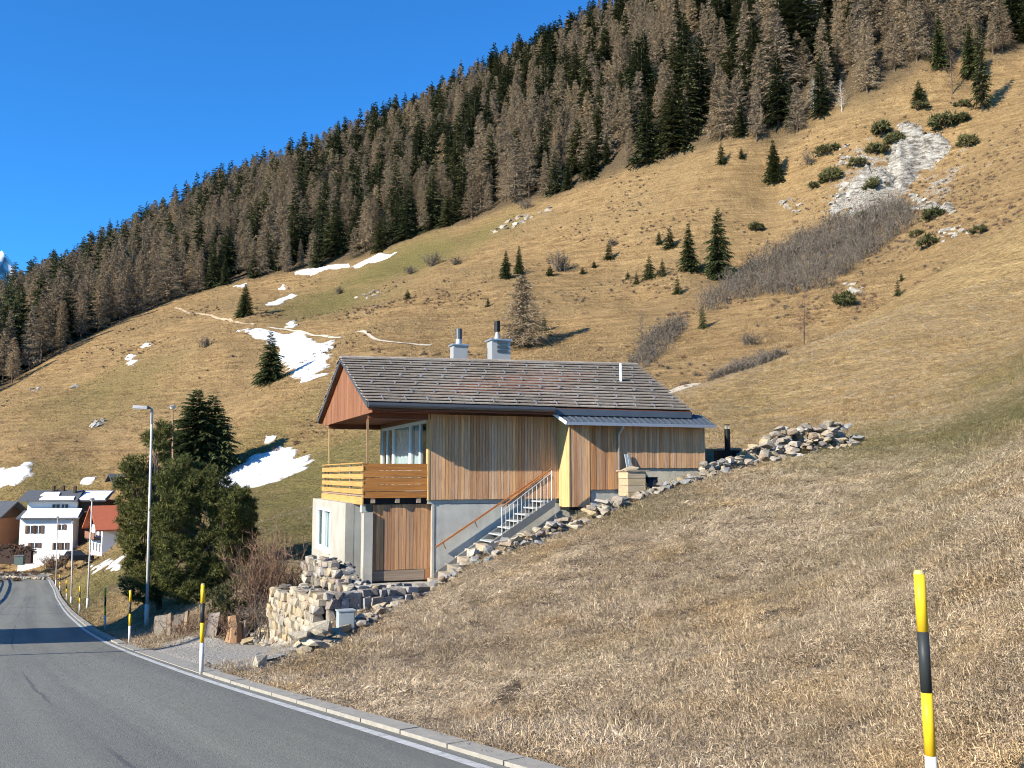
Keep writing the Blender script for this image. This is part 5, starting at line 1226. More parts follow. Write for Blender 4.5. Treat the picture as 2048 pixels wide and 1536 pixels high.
# ---- snow left on the ground
def snow_mat():
    m, nt, bs = nmat('snow'); tc = N(nt, 'ShaderNodeTexCoord'); n = noise(nt, tc.outputs['Object'], 1.2, 6, 0.65)
    c = ramp(nt, n, [(0.25, (0.40, 0.40, 0.395)), (0.5, (0.58, 0.58, 0.58)), (1, (0.68, 0.68, 0.68))]); n2 = noise(nt, tc.outputs['Object'], 2.6, 5, 0.7); th = N(nt, 'ShaderNodeAttribute', attribute_name='thick'); c = mixc(nt, maprange(nt, mathn(nt, 'ADD', th.outputs['Fac'], mathn(nt, 'MULTIPLY', mathn(nt, 'SUBTRACT', n2, 0.5), 1.6)), -0.25, 0.45), (0.30, 0.25, 0.17), c); nt.links.new(c, bs.inputs['Base Color']); bs.inputs['Roughness'].default_value = 0.8; bump(nt, bs, n, 0.25)
snow_mat()
SNOW = [([(478, 662), (530, 656), (585, 664), (620, 680), (655, 686), (668, 712), (642, 735), (652, 752), (604, 766), (574, 760), (568, 730), (550, 700), (515, 674)], 1.1, 'large snow patch beside the dark spruce left of the roof'),
 ([(438, 976), (446, 946), (500, 916), (560, 894), (592, 890), (624, 916), (612, 938), (556, 964), (500, 977)], .5, 'shaded snow patch right of the twin topped spruce'),
 ([(-60, 940), (0, 934), (40, 931), (102, 946), (104, 955), (62, 964), (40, 986), (-60, 1000)], .9, 'snow patch above the white village house'),
 ([(583, 553), (600, 540), (660, 530), (740, 517), (792, 508), (752, 523), (680, 537), (620, 552)], 1.0, 'long snow streak below the forest on the upper meadow'),
 ([(552, 580), (566, 569), (575, 574), (570, 584)], .7, 'small snow fleck below the long snow streak'), ([(528, 610), (560, 598), (584, 587), (592, 593), (560, 608), (540, 613)], .7, 'snow fleck right of the bushy young spruce'),
 ([(250, 712), (262, 704), (271, 712), (266, 733), (254, 737)], .6, 'bluish snow fleck in a hollow of the left hillside'), ([(286, 691), (298, 685), (301, 693), (291, 698)], .5, 'tiny snow fleck on the left hillside'),
 ([(163, 967), (178, 956), (187, 962), (182, 971)], .6, 'tiny snow fleck above the village roofs'), ([(468, 572), (490, 569), (488, 575), (470, 576)], .5, 'tiny snow fleck above the bushy young spruce'), ([(575, 645), (590, 640), (592, 655), (580, 660)], .5, 'snow scraps above the big patch'),
 ([(520, 885), (535, 868), (550, 876), (535, 888)], .4, 'snow crumbs above the shaded snow patch'), ([(183, 1133), (215, 1124), (246, 1118), (246, 1140), (205, 1142)], .35, 'thin snow on the lawn below the red roofed house'), ([(62, 1122), (110, 1112), (150, 1104), (152, 1112), (110, 1124), (70, 1130)], .35, 'snow strip along the village yard')]
for i, (poly, edge, lab) in enumerate(SNOW):
    w = gpoly(poly); ext = max(max(q[0] for q in w) - min(q[0] for q in w), max(q[1] for q in w) - min(q[1] for q in w))
    o = drape('snow_patch', w, 'snow', .16, max(.12, ext / 170), edge * 1.6, 60 + i, 4.5); tag(o, lab, 'snow patch')
# footpath across the hillside
def path(name, px, width, mat, label, lift=.12):
    pts = np.array([tuple(ground(*q, 60)[:2]) for q in px]); q = smooth_poly(pts, 1.0, 10); T = np.gradient(q, axis=0); T /= np.linalg.norm(T, axis=1)[:, None]; Nn = np.c_[T[:, 1], -T[:, 0]]
    rows = []
    for s in (-.5, 0, .5): rows.append(q + Nn * s * width * (1 + .35 * fbm(q[:, :1] / 3, q[:, 1:] / 3, int(10 + s * 2), 2)))
    v = np.stack(rows, 1); z = zt(v[..., 0].ravel(), v[..., 1].ravel()).reshape(v.shape[:2]) + lift; v = np.dstack([v, z]).reshape(-1, 3)
    f = [(i * 3 + k, i * 3 + k + 1, i * 3 + k + 4, i * 3 + k + 3) for i in range(len(q) - 1) for k in (0, 1)]
    o = structure(obj(name, npmesh(name, v, f, True), mat)); return tag(o, label, None)
plain('path_pale', (0.44, 0.385, 0.30), 0.95, 0, 0.35, 0.8, 0.05); plain('path_earth', (0.40, 0.30, 0.19), 0.95, 0, 0.3, 0.8)
path('footpath', [(535, 655), (600, 663), (680, 675), (760, 684), (870, 692)], .7, 'path_pale', 'pale footpath crossing the slope behind the roof')
path('footpath', [(350, 616), (400, 628), (450, 640), (510, 652)], .8, 'path_earth', 'earth footpath on the left hill shoulder')
path('cart_track', [(1330, 790), (1365, 778), (1395, 770), (1412, 765)], 2.2, 'path_pale', 'pale track behind the right roof corner')

# ---- the forest
WHERE = ['far left above the village', 'above the snow patches', 'above the left roof end', 'above the chimneys', 'above the sapling group', 'above the lone spruces', 'above the white crag']
def forest():
    rg = np.random.default_rng(21); cell = 5.2; xs = np.arange(-340, 440, cell); ys = np.arange(228, 530, cell)
    X, Y = np.meshgrid(xs, ys); X = (X + rg.uniform(-.45, .45, X.shape) * cell).ravel(); Y = (Y + rg.uniform(-.45, .45, Y.shape) * cell).ravel()
    pc = 1024 + F * X / Y; ed = np.interp(pc, EDGE[:, 0], EDGE[:, 1]) + 6 * fbm(X / 12, Y / 12, 71, 3)
    ok = (Y > ed) & (pc > -160) & (pc < 2230) & (Y < 495 + 20 * fbm(X / 20, Y / 20, 3, 2)); X, Y, pc, ed = X[ok], Y[ok], pc[ok], ed[ok]
    Z = zt(X, Y); dep = Y - ed
    nz = fbm(X / 20, Y / 20, 77, 4) * .8 + rg.normal(size=len(X)) * .13
    # larches rule the lower left and the middle, spruces the skyline and the clumps at the edge
    bias = -.085 + .13 * sstep(110, 175, dep) - .10 * (1 - sstep(200, 700, pc)) * (dep < 120) - .06 * np.exp(-((pc - 1750) / 260) ** 2) + .10 * np.exp(-((pc - 1450) / 200) ** 2) * (dep < 60) + .05 * np.exp(-((pc - 900) / 250) ** 2) * (dep < 25)
    spruce = (nz + bias) > .0
    h = np.where(spruce, rg.uniform(12, 26, len(X)), rg.uniform(11, 23, len(X))) * (1.08 + .16 * sstep(1150, 1600, pc)) * np.where(dep < 8, rg.uniform(.55, 1.0, len(X)), 1)
    # how much of each tree shows above the trees in front of it
    top = np.array([proj(x, y, z + hh)[1] for x, y, z, hh in zip(X, Y, Z, h)]); bot = np.array([proj(x, y, z)[1] for x, y, z in zip(X, Y, Z)])
    gb = np.full(2600, 1e9); vis = np.zeros(len(X))
    pxs = np.array([proj(x, y, z)[0] for x, y, z in zip(X, Y, Z)]); wpx = np.maximum(2, h * .11 / Y * F)
    for i in np.argsort(Y):
        a, b = int(pxs[i] - wpx[i] + 250), int(pxs[i] + wpx[i] + 250); a, b = max(a, 0), min(b, 2599)
        if b <= a: continue
        seg = gb[a:b]; v = np.clip(np.minimum(seg, bot[i]) - top[i], 0, None); vis[i] = v.mean() * wpx[i] * 2
        lim = top[i] + .35 * (bot[i] - top[i]); gb[a:b] = np.minimum(seg, lim)
    inview = (top < 1536) & (bot > -30) & (pxs > -60) & (pxs < 2110)
    keep = (vis > 12) | (~inview & (dep < 40)); 
    for kind, name, protos, trunk, lab, grp in ((True, 'spruce', SPR, TRK, 'dark spruce', 'spruces of the slope forest'), (False, 'larch', LAR, TRKL, 'brown leafless larch', 'larches of the slope forest')):
        I = np.nonzero(keep & (spruce == kind))[0]; I = I[np.argsort(-(vis * inview)[I])]; A, B = I[:300], I[300:]
        for n_, i in enumerate(A):
            loc = (X[i], Y[i], Z[i] - .2)
            zone = 'at the lower forest edge' if dep[i] < 14 else ('on the forest skyline' if dep[i] > 165 else ('deep in the forest' if dep[i] > 70 else 'in the front of the forest'))
            side = WHERE[int(np.searchsorted([330, 640, 900, 1180, 1480, 1760], pxs[i]))]
            l2 = '%s %s %s' % (lab, zone, side)
            tree(name, loc, h[i], protos[int(rg.integers(len(protos)))], trunk if n_ < 200 else None, l2, name, grp + ' ' + zone + ' ' + side, rg.uniform(.85, 1.2), rz=rg.uniform(0, 6.28))
        rot = np.zeros((len(B), 3)); rot[:, 2] = rg.uniform(0, 6.28, len(B)); rot[:, :2] = rg.normal(size=(len(B), 2)) * .02
        scatter(name + '_forest', np.c_[X[B], Y[B], Z[B] - .2], rot, h[B] / 10, rg.integers(0, len(protos), len(B)), np.zeros(len(B)), protos, 'mass of %s further back in the forest' % ('dark spruces' if kind else 'brown larches'), 'forest')
        print(name, len(A), len(B))
forest()

# ---- far snow mountain
def mountain():
    xs = np.linspace(-2900, -900, 120); ys = np.linspace(3300, 4700, 70); X, Y = np.meshgrid(xs, ys)
    pk = P(4, 522, 4000.0)
    rdg = 1 - np.abs((Y - 4000) / 700); Zm = pk.z * (1 - ((X - pk.x) / 900) ** 2 * .35) * rdg.clip(0, 1) ** .7
    Zm = Zm - 1.2 * np.clip(X - pk.x, 0, 900)
    Zm = Zm + (np.abs(fbm(X / 260, Y / 260, 90, 6)) * -480 + 60) * rdg.clip(0, 1) - 300 * (1 - rdg.clip(0, 1))
    idx = np.arange(X.size).reshape(X.shape); f = np.stack([idx[:-1, :-1], idx[:-1, 1:], idx[1:, 1:], idx[1:, :-1]], -1).reshape(-1, 4)
    m, nt, bs = nmat('alp'); tc = N(nt, 'ShaderNodeTexCoord'); ge = N(nt, 'ShaderNodeNewGeometry'); sp = N(nt, 'ShaderNodeSeparateXYZ'); nt.links.new(ge.outputs['Normal'], sp.inputs[0])
    n = noise(nt, tc.outputs['Object'], .02, 6); c = mixc(nt, maprange(nt, mathn(nt, 'ADD', sp.outputs[2], mathn(nt, 'MULTIPLY', n, .5)), .62, .75), (.22, .22, .24), (.86, .87, .9)); nt.links.new(c, bs.inputs['Base Color']); bs.inputs['Roughness'].default_value = .9
    structure(obj('mountain', npmesh('mountain', np.stack([X, Y, Zm], -1).reshape(-1, 3), f, False), 'alp'))
mountain()
# ================================================================== grass
def blade_clump(name, seed, n, ln, wd, lean, mat, spread):
    rg = np.random.default_rng(seed); T = []
    for i in range(n):
        b = np.append(rg.normal(size=2) * spread, -.01); a = rg.normal() * .9 - 2.2; le = rg.uniform(*lean); o = np.array([math.cos(a), math.sin(a), 0])
        l = ln * rg.uniform(.5, 1.25); m = b + (o * math.sin(le * .7) + np.array([0, 0, math.cos(le * .7)])) * l * .5; e = m + (o * math.sin(min(le * 1.5, 1.75)) + np.array([0, 0, math.cos(min(le * 1.5, 1.75))])) * l * .55
        w = np.array([-o[1], o[0], 0]) * wd * rg.uniform(.6, 1.2) + np.array([0, 0, wd * .4]); T += [b - w, b + w, m + w * .8, b - w, m + w * .8, m - w * .8, m - w * .8, m + w * .8, e]
    return tri_mesh(name, T, mat)
def grass_mat(name, stops, green):
    m, nt, bs = nmat(name); at = N(nt, 'ShaderNodeAttribute', attribute_type='INSTANCER', attribute_name='tint'); ge = N(nt, 'ShaderNodeNewGeometry'); oi = N(nt, 'ShaderNodeObjectInfo')
    r = mathn(nt, 'FRACT', mathn(nt, 'ADD', mathn(nt, 'MULTIPLY', ge.outputs['Random Per Island'], .75), oi.outputs['Random']))
    c = ramp(nt, r, stops); ln1 = noise(nt, oi.outputs['Location'], .45, 4, .6); ln2 = noise(nt, oi.outputs['Location'], 1.7, 3, .6)
    c = mixc(nt, mathn(nt, 'MULTIPLY', maprange(nt, ln1, .5, .68), .5), c, mixc(nt, 1.0, c, (1.12, .95, .62), 'MULTIPLY'))
    c = mixc(nt, maprange(nt, ln2, .32, .62), mixc(nt, 1.0, c, (.72, .69, .66), 'MULTIPLY'), mixc(nt, 1.0, c, (1.16, 1.15, 1.14), 'MULTIPLY'))
    c = mixc(nt, at.outputs['Fac'], c, green); nt.links.new(c, bs.inputs['Base Color']); bs.inputs['Roughness'].default_value = .75; bs.inputs['Specular IOR Level'].default_value = .2
grass_mat('dry_grass', [(0, (0.26, 0.20, 0.14)), (0.25, (0.44, 0.35, 0.24)), (0.5, (0.56, 0.455, 0.315)), (0.75, (0.36, 0.275, 0.19)), (0.9, (0.68, 0.57, 0.41)), (1, (0.48, 0.34, 0.175))], (0.16, 0.155, 0.055))
grass_mat('gold_grass', [(0, (0.21, 0.145, 0.072)), (0.4, (0.33, 0.235, 0.118)), (0.8, (0.42, 0.305, 0.16)), (1, (0.25, 0.175, 0.09))], (0.15, 0.14, 0.05))
DRY = [blade_clump('dry_clump', i, 32, .086, .0025, (.75, 1.8), 'dry_grass', .06) for i in range(5)]
GLD = [blade_clump('gold_clump', 20 + i, 16, .42, .016, (.3, 1.1), 'gold_grass', .16) for i in range(4)]
def grass():
    rg = np.random.default_rng(5)
    def cand(n, y0, y1, pw, t0, t1):
        q = rg.random(n)                                             # density ~ y^-pw per square metre
        k = 2 - pw; y = (y0 ** k + q * (y1 ** k - y0 ** k)) ** (1 / k) if abs(k) > 1e-6 else y0 * (y1 / y0) ** q
        return rg.uniform(t0, t1, n) * y, y
    def usable(x, y):
        s = road_s(x, y); u, w = W2H(x, y); dl = (x - WC.x) * WLn.x + (y - WC.y) * WLn.y; al = (x - WC.x) * WLd.x + (y - WC.y) * WLd.y
        hse = (u > -.6) & (u < 10.9) & (w > -.15) & (w < 8.6); ter = (u > -1.5) & (u < 2.6) & (w > -.9) & (w < 1); padm = (dl > -.15) & (al > -1.1 - dl * .1) & (al < 5.2) & (s < 6.8)
        wl = (dl < 0) & (al > -.1) & (al < 3.9) & ((x - WC.x) * WRd.x + (y - WC.y) * WRd.y < 1.7)
        return (s > .52) & ~hse & ~ter & ~padm & ~wl
    x, y = cand(260000, 4.0, 70, 1.35, -.5, .66); ok = usable(x, y); x, y = x[ok], y[ok]
    # ragged thin spots let the soil and last year's leaves show
    ok = (fbm(x / .7, y / .7, 88, 3) > -.27) ; x, y = x[ok], y[ok]
    g, b, st = zones(x, y); z = zt(x, y); n = len(x)
    rot = np.c_[rg.normal(size=n) * .25, rg.normal(size=n) * .25, rg.uniform(-1.7, 1.7, n) + 3.5 * fbm(x / 2.5, y / 2.5, 52, 2)]
    scl = rg.uniform(.7, 1.35, n) * (1 + .016 * np.maximum(y - 10, 0)) * (1 - .45 * sstep(22, 40, y)) * (1 + 1.5 * fbm(x / .8, y / .8, 53, 3))
    scatter('dry_grass', np.c_[x, y, z], rot, scl, rg.integers(0, 5, n), np.clip(g * .75 + .35 * fbm(x / 1.5, y / 1.5, 61, 3) * (y > 12), 0, .9), DRY, 'matted dry grass covering the bank by the road', 'grass')
    x, y = cand(95000, 38, 330, 1.5, -.68, .68); ed = np.interp(1024 + F * x / y, EDGE[:, 0], EDGE[:, 1]); ok = usable(x, y) & (y < ed + 4); x, y = x[ok], y[ok]
    ok = fbm(x / 7, y / 7, 87, 3) > -.12 - .0; x, y = x[ok], y[ok]
    g, b, st = zones(x, y); z = zt(x, y); n = len(x); rough = sstep(85, 130, y)
    rot = np.c_[rg.normal(size=n) * .2, rg.normal(size=n) * .2, rg.uniform(0, 6.28, n)]
    scatter('hill_grass', np.c_[x, y, z], rot, rg.uniform(.5, 1.2, n) * (.45 + .55 * rough) * (1 - .45 * np.clip(g, 0, 1)), rg.integers(0, 4, n), np.clip(g * .9, 0, .9), GLD, 'tussocky golden grass over the hillside', 'grass')
    # low heath and scrub dotted over the rough slope
    x, y = cand(16000, 105, 300, 1.0, -.62, .64); ed = np.interp(1024 + F * x / y, EDGE[:, 0], EDGE[:, 1]); g, b, st = zones(x, y)
    ok = (y < ed + 2) & (fbm(x / 16, y / 16, 95, 4) + .35 * st - .30 * g + rg.normal(size=len(x)) * .05 > .10); x, y = x[ok], y[ok]; n = len(x)
    rot = np.c_[np.zeros(n), np.zeros(n), rg.uniform(0, 6.28, n)]
    scatter('heath_scrub', np.c_[x, y, zt(x, y)], rot, rg.uniform(.25, .75, n) ** 1.3, rg.integers(0, 3, n), np.zeros(n), [bare_crown(200 + k, 1.0, .8, 26, 9, ('twig_red', 'twig_grey', 'twig_red')[k], .035, .3, .25) for k in range(3)], 'low brown heath scrub dotted over the hillside', 'scrub')
grass()

# ================================================================== pines and shrubs at the pull-in
def clump_cloud(seed, spec, n, r):
    rg = np.random.default_rng(seed); out = []
    for (cx, cy, cz, rx, ry, rz_), k in spec:
        for _ in range(int(n * k)):
            d = unit(rg.normal(size=3)) * rg.uniform(.55, 1.0); out.append((cx + d[0] * rx, cy + d[1] * ry, cz + d[2] * rz_, r * rg.uniform(.7, 1.3)))
    return out
def roadside_pine(px, py, d, spec, n, label, stems, seed):
    g = P(px, py, d); g.z = gz(g.x, g.y); k = d / F
    e = empty('mountain_pine', g, 0, label, 'pine')
    sp = [((((a - px) * k), dy, (py - b) * k, rx * k, rd * k, ry * k), w) for (a, b, rx, ry, rd, dy, w) in spec]
    cl = clump_cloud(seed, sp, int(n * 1.25), .24)
    obj('crown', tuft_crown(seed, cl, 24, 10, .18, .014, 'pine'), None, e)
    mb = MB()
    for (tx, ty, r) in stems: mb.tube([(0, 0, -.3), ((tx - px) * k * .35, 0, (py - ty) * k * .4), ((tx - px) * k, .1, (py - ty) * k)], [r, r * .7, r * .3], 7)
    mb.build('trunk', 'bark', e, True)
    rg = random.Random(seed); mb = MB()
    for c in rg.sample(cl, min(60, len(cl))):
        s = rg.choice(stems); b = Vector(((s[0] - px) * k * .7, 0, (py - s[1]) * k * rg.uniform(.3, .9))); mb.tube([tuple(b), tuple(b.lerp(Vector(c[:3]), .5) - Vector((0, 0, .1))), c[:3]], [.035, .025, .012], 5)
    mb.build('branches', 'bark', e)
    return e
roadside_pine(318, 1250, 36.5, [(265, 1010, 46, 70, 50, .2, 1.0), (300, 1100, 52, 75, 60, 0, 1.2), (250, 1080, 26, 60, 40, .5, .5), (300, 920, 26, 45, 25, .3, .35), (310, 1195, 50, 40, 50, -.4, .7), (270, 1170, 24, 50, 30, 0, .35)], 62, 'tall dark pine around the street lamp', [(290, 900, .12), (265, 1020, .09), (310, 1130, .08)], 3)
roadside_pine(400, 1235, 35.0, [(385, 1022, 58, 52, 60, .3, 1.1), (450, 1060, 45, 48, 50, .3, 1.0), (350, 1005, 45, 48, 45, .2, .9), (350, 1080, 45, 70, 55, -.2, 1.1), (420, 1140, 60, 50, 50, 0, 1.0), (365, 1165, 46, 50, 45, -.6, .8), (440, 1190, 50, 30, 40, -.2, .6), (390, 1215, 50, 22, 40, -.6, .5)], 58, 'broad dark mountain pine with a slanting pale trunk by the pull-in', [(372, 1040, .11), (440, 1080, .08), (350, 1000, .09)], 4)
roadside_pine(450, 1215, 37.5, [(462, 1090, 42, 48, 40, .3, 1.0), (440, 1150, 45, 45, 40, .2, .9), (478, 1150, 26, 40, 30, .2, .5)], 60, 'smaller dark pine behind the bare shrub', [(455, 1100, .08)], 5)
p = ground(516, 1235, 24); sh = empty('bare_shrub', p, 0, 'tall reddish bare shrub between pine and stone wall', 'shrub')
k = p.y / F; obj('twigs', bare_crown(11, 190 * k, 58 * k, 60, 16, 'twig_red', .010, 1.0, .25), None, sh)
for j, (px, py, hp, wp, sd, lab) in enumerate(((470, 1262, 60, 42, 12, 'low tangled dry shrub behind the tree stump'), (530, 1262, 90, 45, 13, 'dark bare shrub on the bank left of the stone wall'), (385, 1262, 44, 46, 14, 'dry weeds on the bank behind the leaning slab'), (575, 1180, 70, 36, 15, 'thin bare twigs rising at the left end of the wall'))):
    p = ground(px, py, 20); k = p.y / F; e = empty('bare_shrub', p, 0, lab, 'shrub'); obj('twigs', bare_crown(sd, hp * k, wp * k, 48, 14, 'twig_red' if j != 1 else 'twig_grey', .009, .4, .35), None, e)
for j, (px, py, lab) in enumerate(((450, 1236, 'green pine shoot low on the bank right of the pine'), (500, 1190, 'low green juniper under the bare shrub'))):
    p = ground(px, py, 22); e = empty('juniper', p, 0, lab, 'shrub'); obj('crown', tuft_crown(90 + j, clump_cloud(90 + j, [((0, 0, .45, .7, .5, .4), 1)], 26, .22), 14, 10, .13, .009, 'dwarf_pine'), None, e)

# ================================================================== the village
plain('plaster', (0.74, 0.74, 0.72), 0.9, 0, 0.08, 1.0); plain('roof_slate', (0.085, 0.09, 0.10), 0.8, 0, 0.25, 2.0); plain('roof_red', (0.42, 0.12, 0.06), 0.8, 0, 0.2, 3.0); plain('timber_dark', (0.075, 0.045, 0.03), 0.8, 0, 0.3, 3.0); plain('timber_mid', (0.22, 0.10, 0.055), 0.8, 0, 0.3, 3.0)
plain('shutter', (0.13, 0.075, 0.045), 0.7, 0, 0.2); plain('win_dark', (0.05, 0.055, 0.06), 0.2); plain('hedge', (0.055, 0.035, 0.028), 0.9, 0, 0.4, 4.0); plain('fence_grey', (0.16, 0.15, 0.14), 0.8); plain('bin_green', (0.11, 0.15, 0.13), 0.6); plain('car_black', (0.015, 0.016, 0.018), 0.25, 0.2); plain('car_glass', (0.03, 0.035, 0.04), 0.08); plain('tyre', (0.02, 0.02, 0.02), 0.9)
def vwin(e, x0, x1, z0, z1, y=0, sh=True, face='f'):
    m = (x0 + x1) / 2
    def bx(a, b, mt, nm, par): return MB().box(a, b).build(nm, mt, par)
    w = bx((x0, y - .05, z0), (x1, y - .012, z1), 'win_dark', 'window', e)
    bx((m - .04, y - .075, z0 + .005), (m + .04, y - .052, z1 - .005), 'plaster', 'mullion', w)
    if sh:
        for a, b in ((x0 - (x1 - x0) * .48, x0 - .02), (x1 + .02, x1 + (x1 - x0) * .48)): bx((a, y - .09, z0 - .03), (b, y - .012, z1 + .03), 'shutter', 'shutter', w)
def vbase(px, py, d): g = P(px, py, d); return g
D1 = 131.0; kk = D1 / F
wh = empty('village_house', P(36, 1117, D1), R(6), 'white three storey village house with snow on its dark roof', 'house')
X = lambda px: (px - 36) * kk
Zv = lambda py: (1117 - py) * kk
MB().box((0, 0, -2), (X(138), 8, Zv(1040))).build('wall', 'plaster', wh)
MB().box((X(40), 1.6, Zv(1040)), (X(136), 7, Zv(1004))).build('upper_wall', 'plaster', wh)
MB().hexa([(X(32), -.7, Zv(1040)), (X(152), -.7, Zv(1040)), (X(150), 1.6, Zv(1028)), (X(34), 1.6, Zv(1028)), (X(32), -.7, Zv(1040) + .18), (X(152), -.7, Zv(1040) + .18), (X(150), 1.6, Zv(1023)), (X(34), 1.6, Zv(1023))]).build('lower_roof', 'roof_slate', wh)
MB().hexa([(X(42), -.62, Zv(1040) + .19), (X(149), -.62, Zv(1040) + .19), (X(147), 1.3, Zv(1023) - .0), (X(44), 1.3, Zv(1023) - .0), (X(42), -.62, Zv(1040) + .42), (X(149), -.62, Zv(1040) + .42), (X(147), 1.3, Zv(1023) + .22), (X(44), 1.3, Zv(1023) + .22)]).build('roof_snow', 'roof_snow', wh)
MB().hexa([(X(26), .6, Zv(1006)), (X(140), .6, Zv(1006)), (X(134), 4.4, Zv(986)), (X(24), 4.4, Zv(986)), (X(26), .6, Zv(1004)), (X(140), .6, Zv(1004)), (X(134), 4.4, Zv(984)), (X(24), 4.4, Zv(984))]).build('roof', 'roof_slate', wh)
MB().hexa([(X(26), 8.0, Zv(1006)), (X(140), 8.0, Zv(1006)), (X(134), 4.41, Zv(986)), (X(24), 4.41, Zv(986)), (X(26), 8.0, Zv(1004)), (X(140), 8.0, Zv(1004)), (X(134), 4.41, Zv(984)), (X(24), 4.41, Zv(984))]).build('roof', 'roof_slate', wh)
for a, b, k0, k1 in ((66, 132, .05, .32), (60, 96, .42, .72)):
    f = lambda t: (.6 + 3.8 * t, Zv(1004) + (Zv(984) - Zv(1004)) * t)
    (ya, za), (yb, zb2) = f(k0), f(k1); MB().hexa([(X(a), ya, za + .01), (X(b), ya, za + .01), (X(b - 3), yb, zb2 + .01), (X(a + 3), yb, zb2 + .01), (X(a), ya, za + .16), (X(b), ya, za + .16), (X(b - 3), yb, zb2 + .16), (X(a + 3), yb, zb2 + .16)]).build('roof_snow', 'roof_snow', wh)
for px_, y_ in ((76, 3.8), (94, 4.0), (121, 3.2)):
    MB().box((X(px_) - .15, y_, Zv(992)), (X(px_) + .15, y_ + .5, Zv(975))).build('chimney', 'timber_dark', wh)
for a, b, c, d in ((52, 62, 1068, 1053), (67, 77, 1068, 1053)): vwin(wh, X(a), X(b), Zv(c), Zv(d), 0)
vwin(wh, X(112), X(120), Zv(1061), Zv(1051), 0); vwin(wh, X(60), X(72), Zv(1096), Zv(1087), 0); vwin(wh, X(104), X(112), Zv(1100), Zv(1087), 0); vwin(wh, X(119), X(127), Zv(1100), Zv(1087), 0)
vwin(wh, X(88), X(102), Zv(1019), Zv(1012), 1.6, False); vwin(wh, X(106), X(118), Zv(1019), Zv(1012), 1.6, False)
an = MB().box((X(139), 2, -2), (X(186), 9, Zv(1005))).build('side_wing', 'timber_dark', wh)
MB().hexa([(X(134), 1.2, Zv(1006)), (X(193), 1.2, Zv(1006)), (X(190), 6, Zv(987)), (X(130), 6, Zv(987)), (X(134), 1.2, Zv(1006) + .15), (X(193), 1.2, Zv(1006) + .15), (X(190), 6, Zv(987) + .15), (X(130), 6, Zv(987) + .15)]).build('wing_roof', 'roof_slate', wh)
MB().hexa([(X(140), 1.4, Zv(1006) + .22), (X(190), 1.4, Zv(1006) + .22), (X(187), 5.4, Zv(987) - .15), (X(133), 5.4, Zv(987) - .15), (X(140), 1.4, Zv(1006) + .4), (X(190), 1.4, Zv(1006) + .4), (X(187), 5.4, Zv(987) + .1), (X(133), 5.4, Zv(987) + .1)]).build('roof_snow', 'roof_snow', wh)
vwin(wh, X(158), X(168), Zv(1026), Zv(1013), 2, False)

def gable_house(name, loc, a, L, D, hw, hr, ov, wall, gab_, roofm, label, cat='house'):
    e = empty(name, loc, a, label, cat)
    MB().box((0, 0, -2), (L, D, hw)).build('wall', wall, e)
    for u in (0, L - .15): MB().add([(u, 0, hw), (u, D, hw), (u, D / 2, hr), (u + .15, 0, hw), (u + .15, D, hw), (u + .15, D / 2, hr)], [(0, 2, 1), (3, 4, 5), (0, 3, 5, 2), (1, 2, 5, 4), (0, 1, 4, 3)]).build('gable', gab_, e)
    sl = (hr - hw) / (D / 2)
    for s in (0, 1):
        ya, yb = (-ov, D / 2) if not s else (D + ov, D / 2); za, zb_ = hw - ov * sl + .06, hr + .06
        MB().hexa([(-ov, ya, za), (L + ov, ya, za), (L + ov, yb, zb_), (-ov, yb, zb_), (-ov, ya, za + .2), (L + ov, ya, za + .2), (L + ov, yb, zb_ + .2), (-ov, yb, zb_ + .2)]).build('roof', roofm, e)
    return e
def gwin(e, w0, w1, z0, z1, u=0, mt='win_dark'): return MB().box((u - .05, w0, z0), (u - .01, w1, z1)).build('window', mt, e)
k2 = 118.0 / F
rh = gable_house('village_house', P(203, 1113, 118), R(36), 7.5, 6.2, 63 * k2 - .2, 63 * k2 + 2.0, 1.0, 'plaster', 'timber_dark', 'roof_red', 'white house with red roof and dark timber gable left of the pine')
MB().box((-.9, .4, 2.0), (-.05, 5.8, 2.15)).build('balcony_floor', 'timber_dark', rh); MB().box((-.92, .4, 2.152), (-.84, 5.8, 2.95)).build('balcony_rail', 'timber_mid', rh)
for a, b, c, d in ((.7, 1.4, .5, 1.5), (2.4, 3.1, .5, 1.5), (4.2, 4.9, .5, 1.5), (.8, 1.6, 2.5, 3.5), (3.2, 4.2, 2.3, 3.5)): gwin(rh, a, b, c, d)
MB().box((1.0, -.05, .3), (1.8, -.012, 1.1)).build('window', 'win_dark', rh)
MB().hexa([(2.8, -.9, 63 * k2 - .26), (6.8, -.9, 63 * k2 - .26), (6.4, -.1, 63 * k2 + .28), (3.4, -.1, 63 * k2 + .28), (2.8, -.9, 63 * k2 - .02), (6.8, -.9, 63 * k2 - .02), (6.4, -.1, 63 * k2 + .46), (3.4, -.1, 63 * k2 + .46)]).build('roof_snow', 'roof_snow', rh)
k3 = 128 / F
bc = gable_house('village_house', P(-128, 1112, 134), R(-4), 8.2, 8, 76 * k3, 76 * k3 + 2.2, 1.1, 'timber_mid', 'timber_dark', 'roof_slate', 'brown timber chalet with balconies at the left picture edge')
for z in (1.9, 3.6):
    MB().box((.3, -1.1, z), (8.1, -.03, z + .14)).build('balcony_floor', 'timber_dark', bc); MB().box((.3, -1.1, z + .142), (8.1, -1.02, z + .95)).build('balcony_rail', 'timber_mid', bc)
    for u in (1.2, 3.4, 5.4, 6.8): MB().box((u, -.05, z + .3), (u + .8, -.012, z + 1.3)).build('window', 'win_dark', bc)
MB().box((0, -.06, -1.5), (8.2, -.012, 1.6)).build('plaster_base', 'plaster', bc)
sc_ = gable_house('village_chalet', P(236, 1000, 148), R(38), 6, 5.5, 2.3, 3.9, .9, 'timber_mid', 'timber_mid', 'roof_slate', 'small brown chalet half hidden behind the pine')
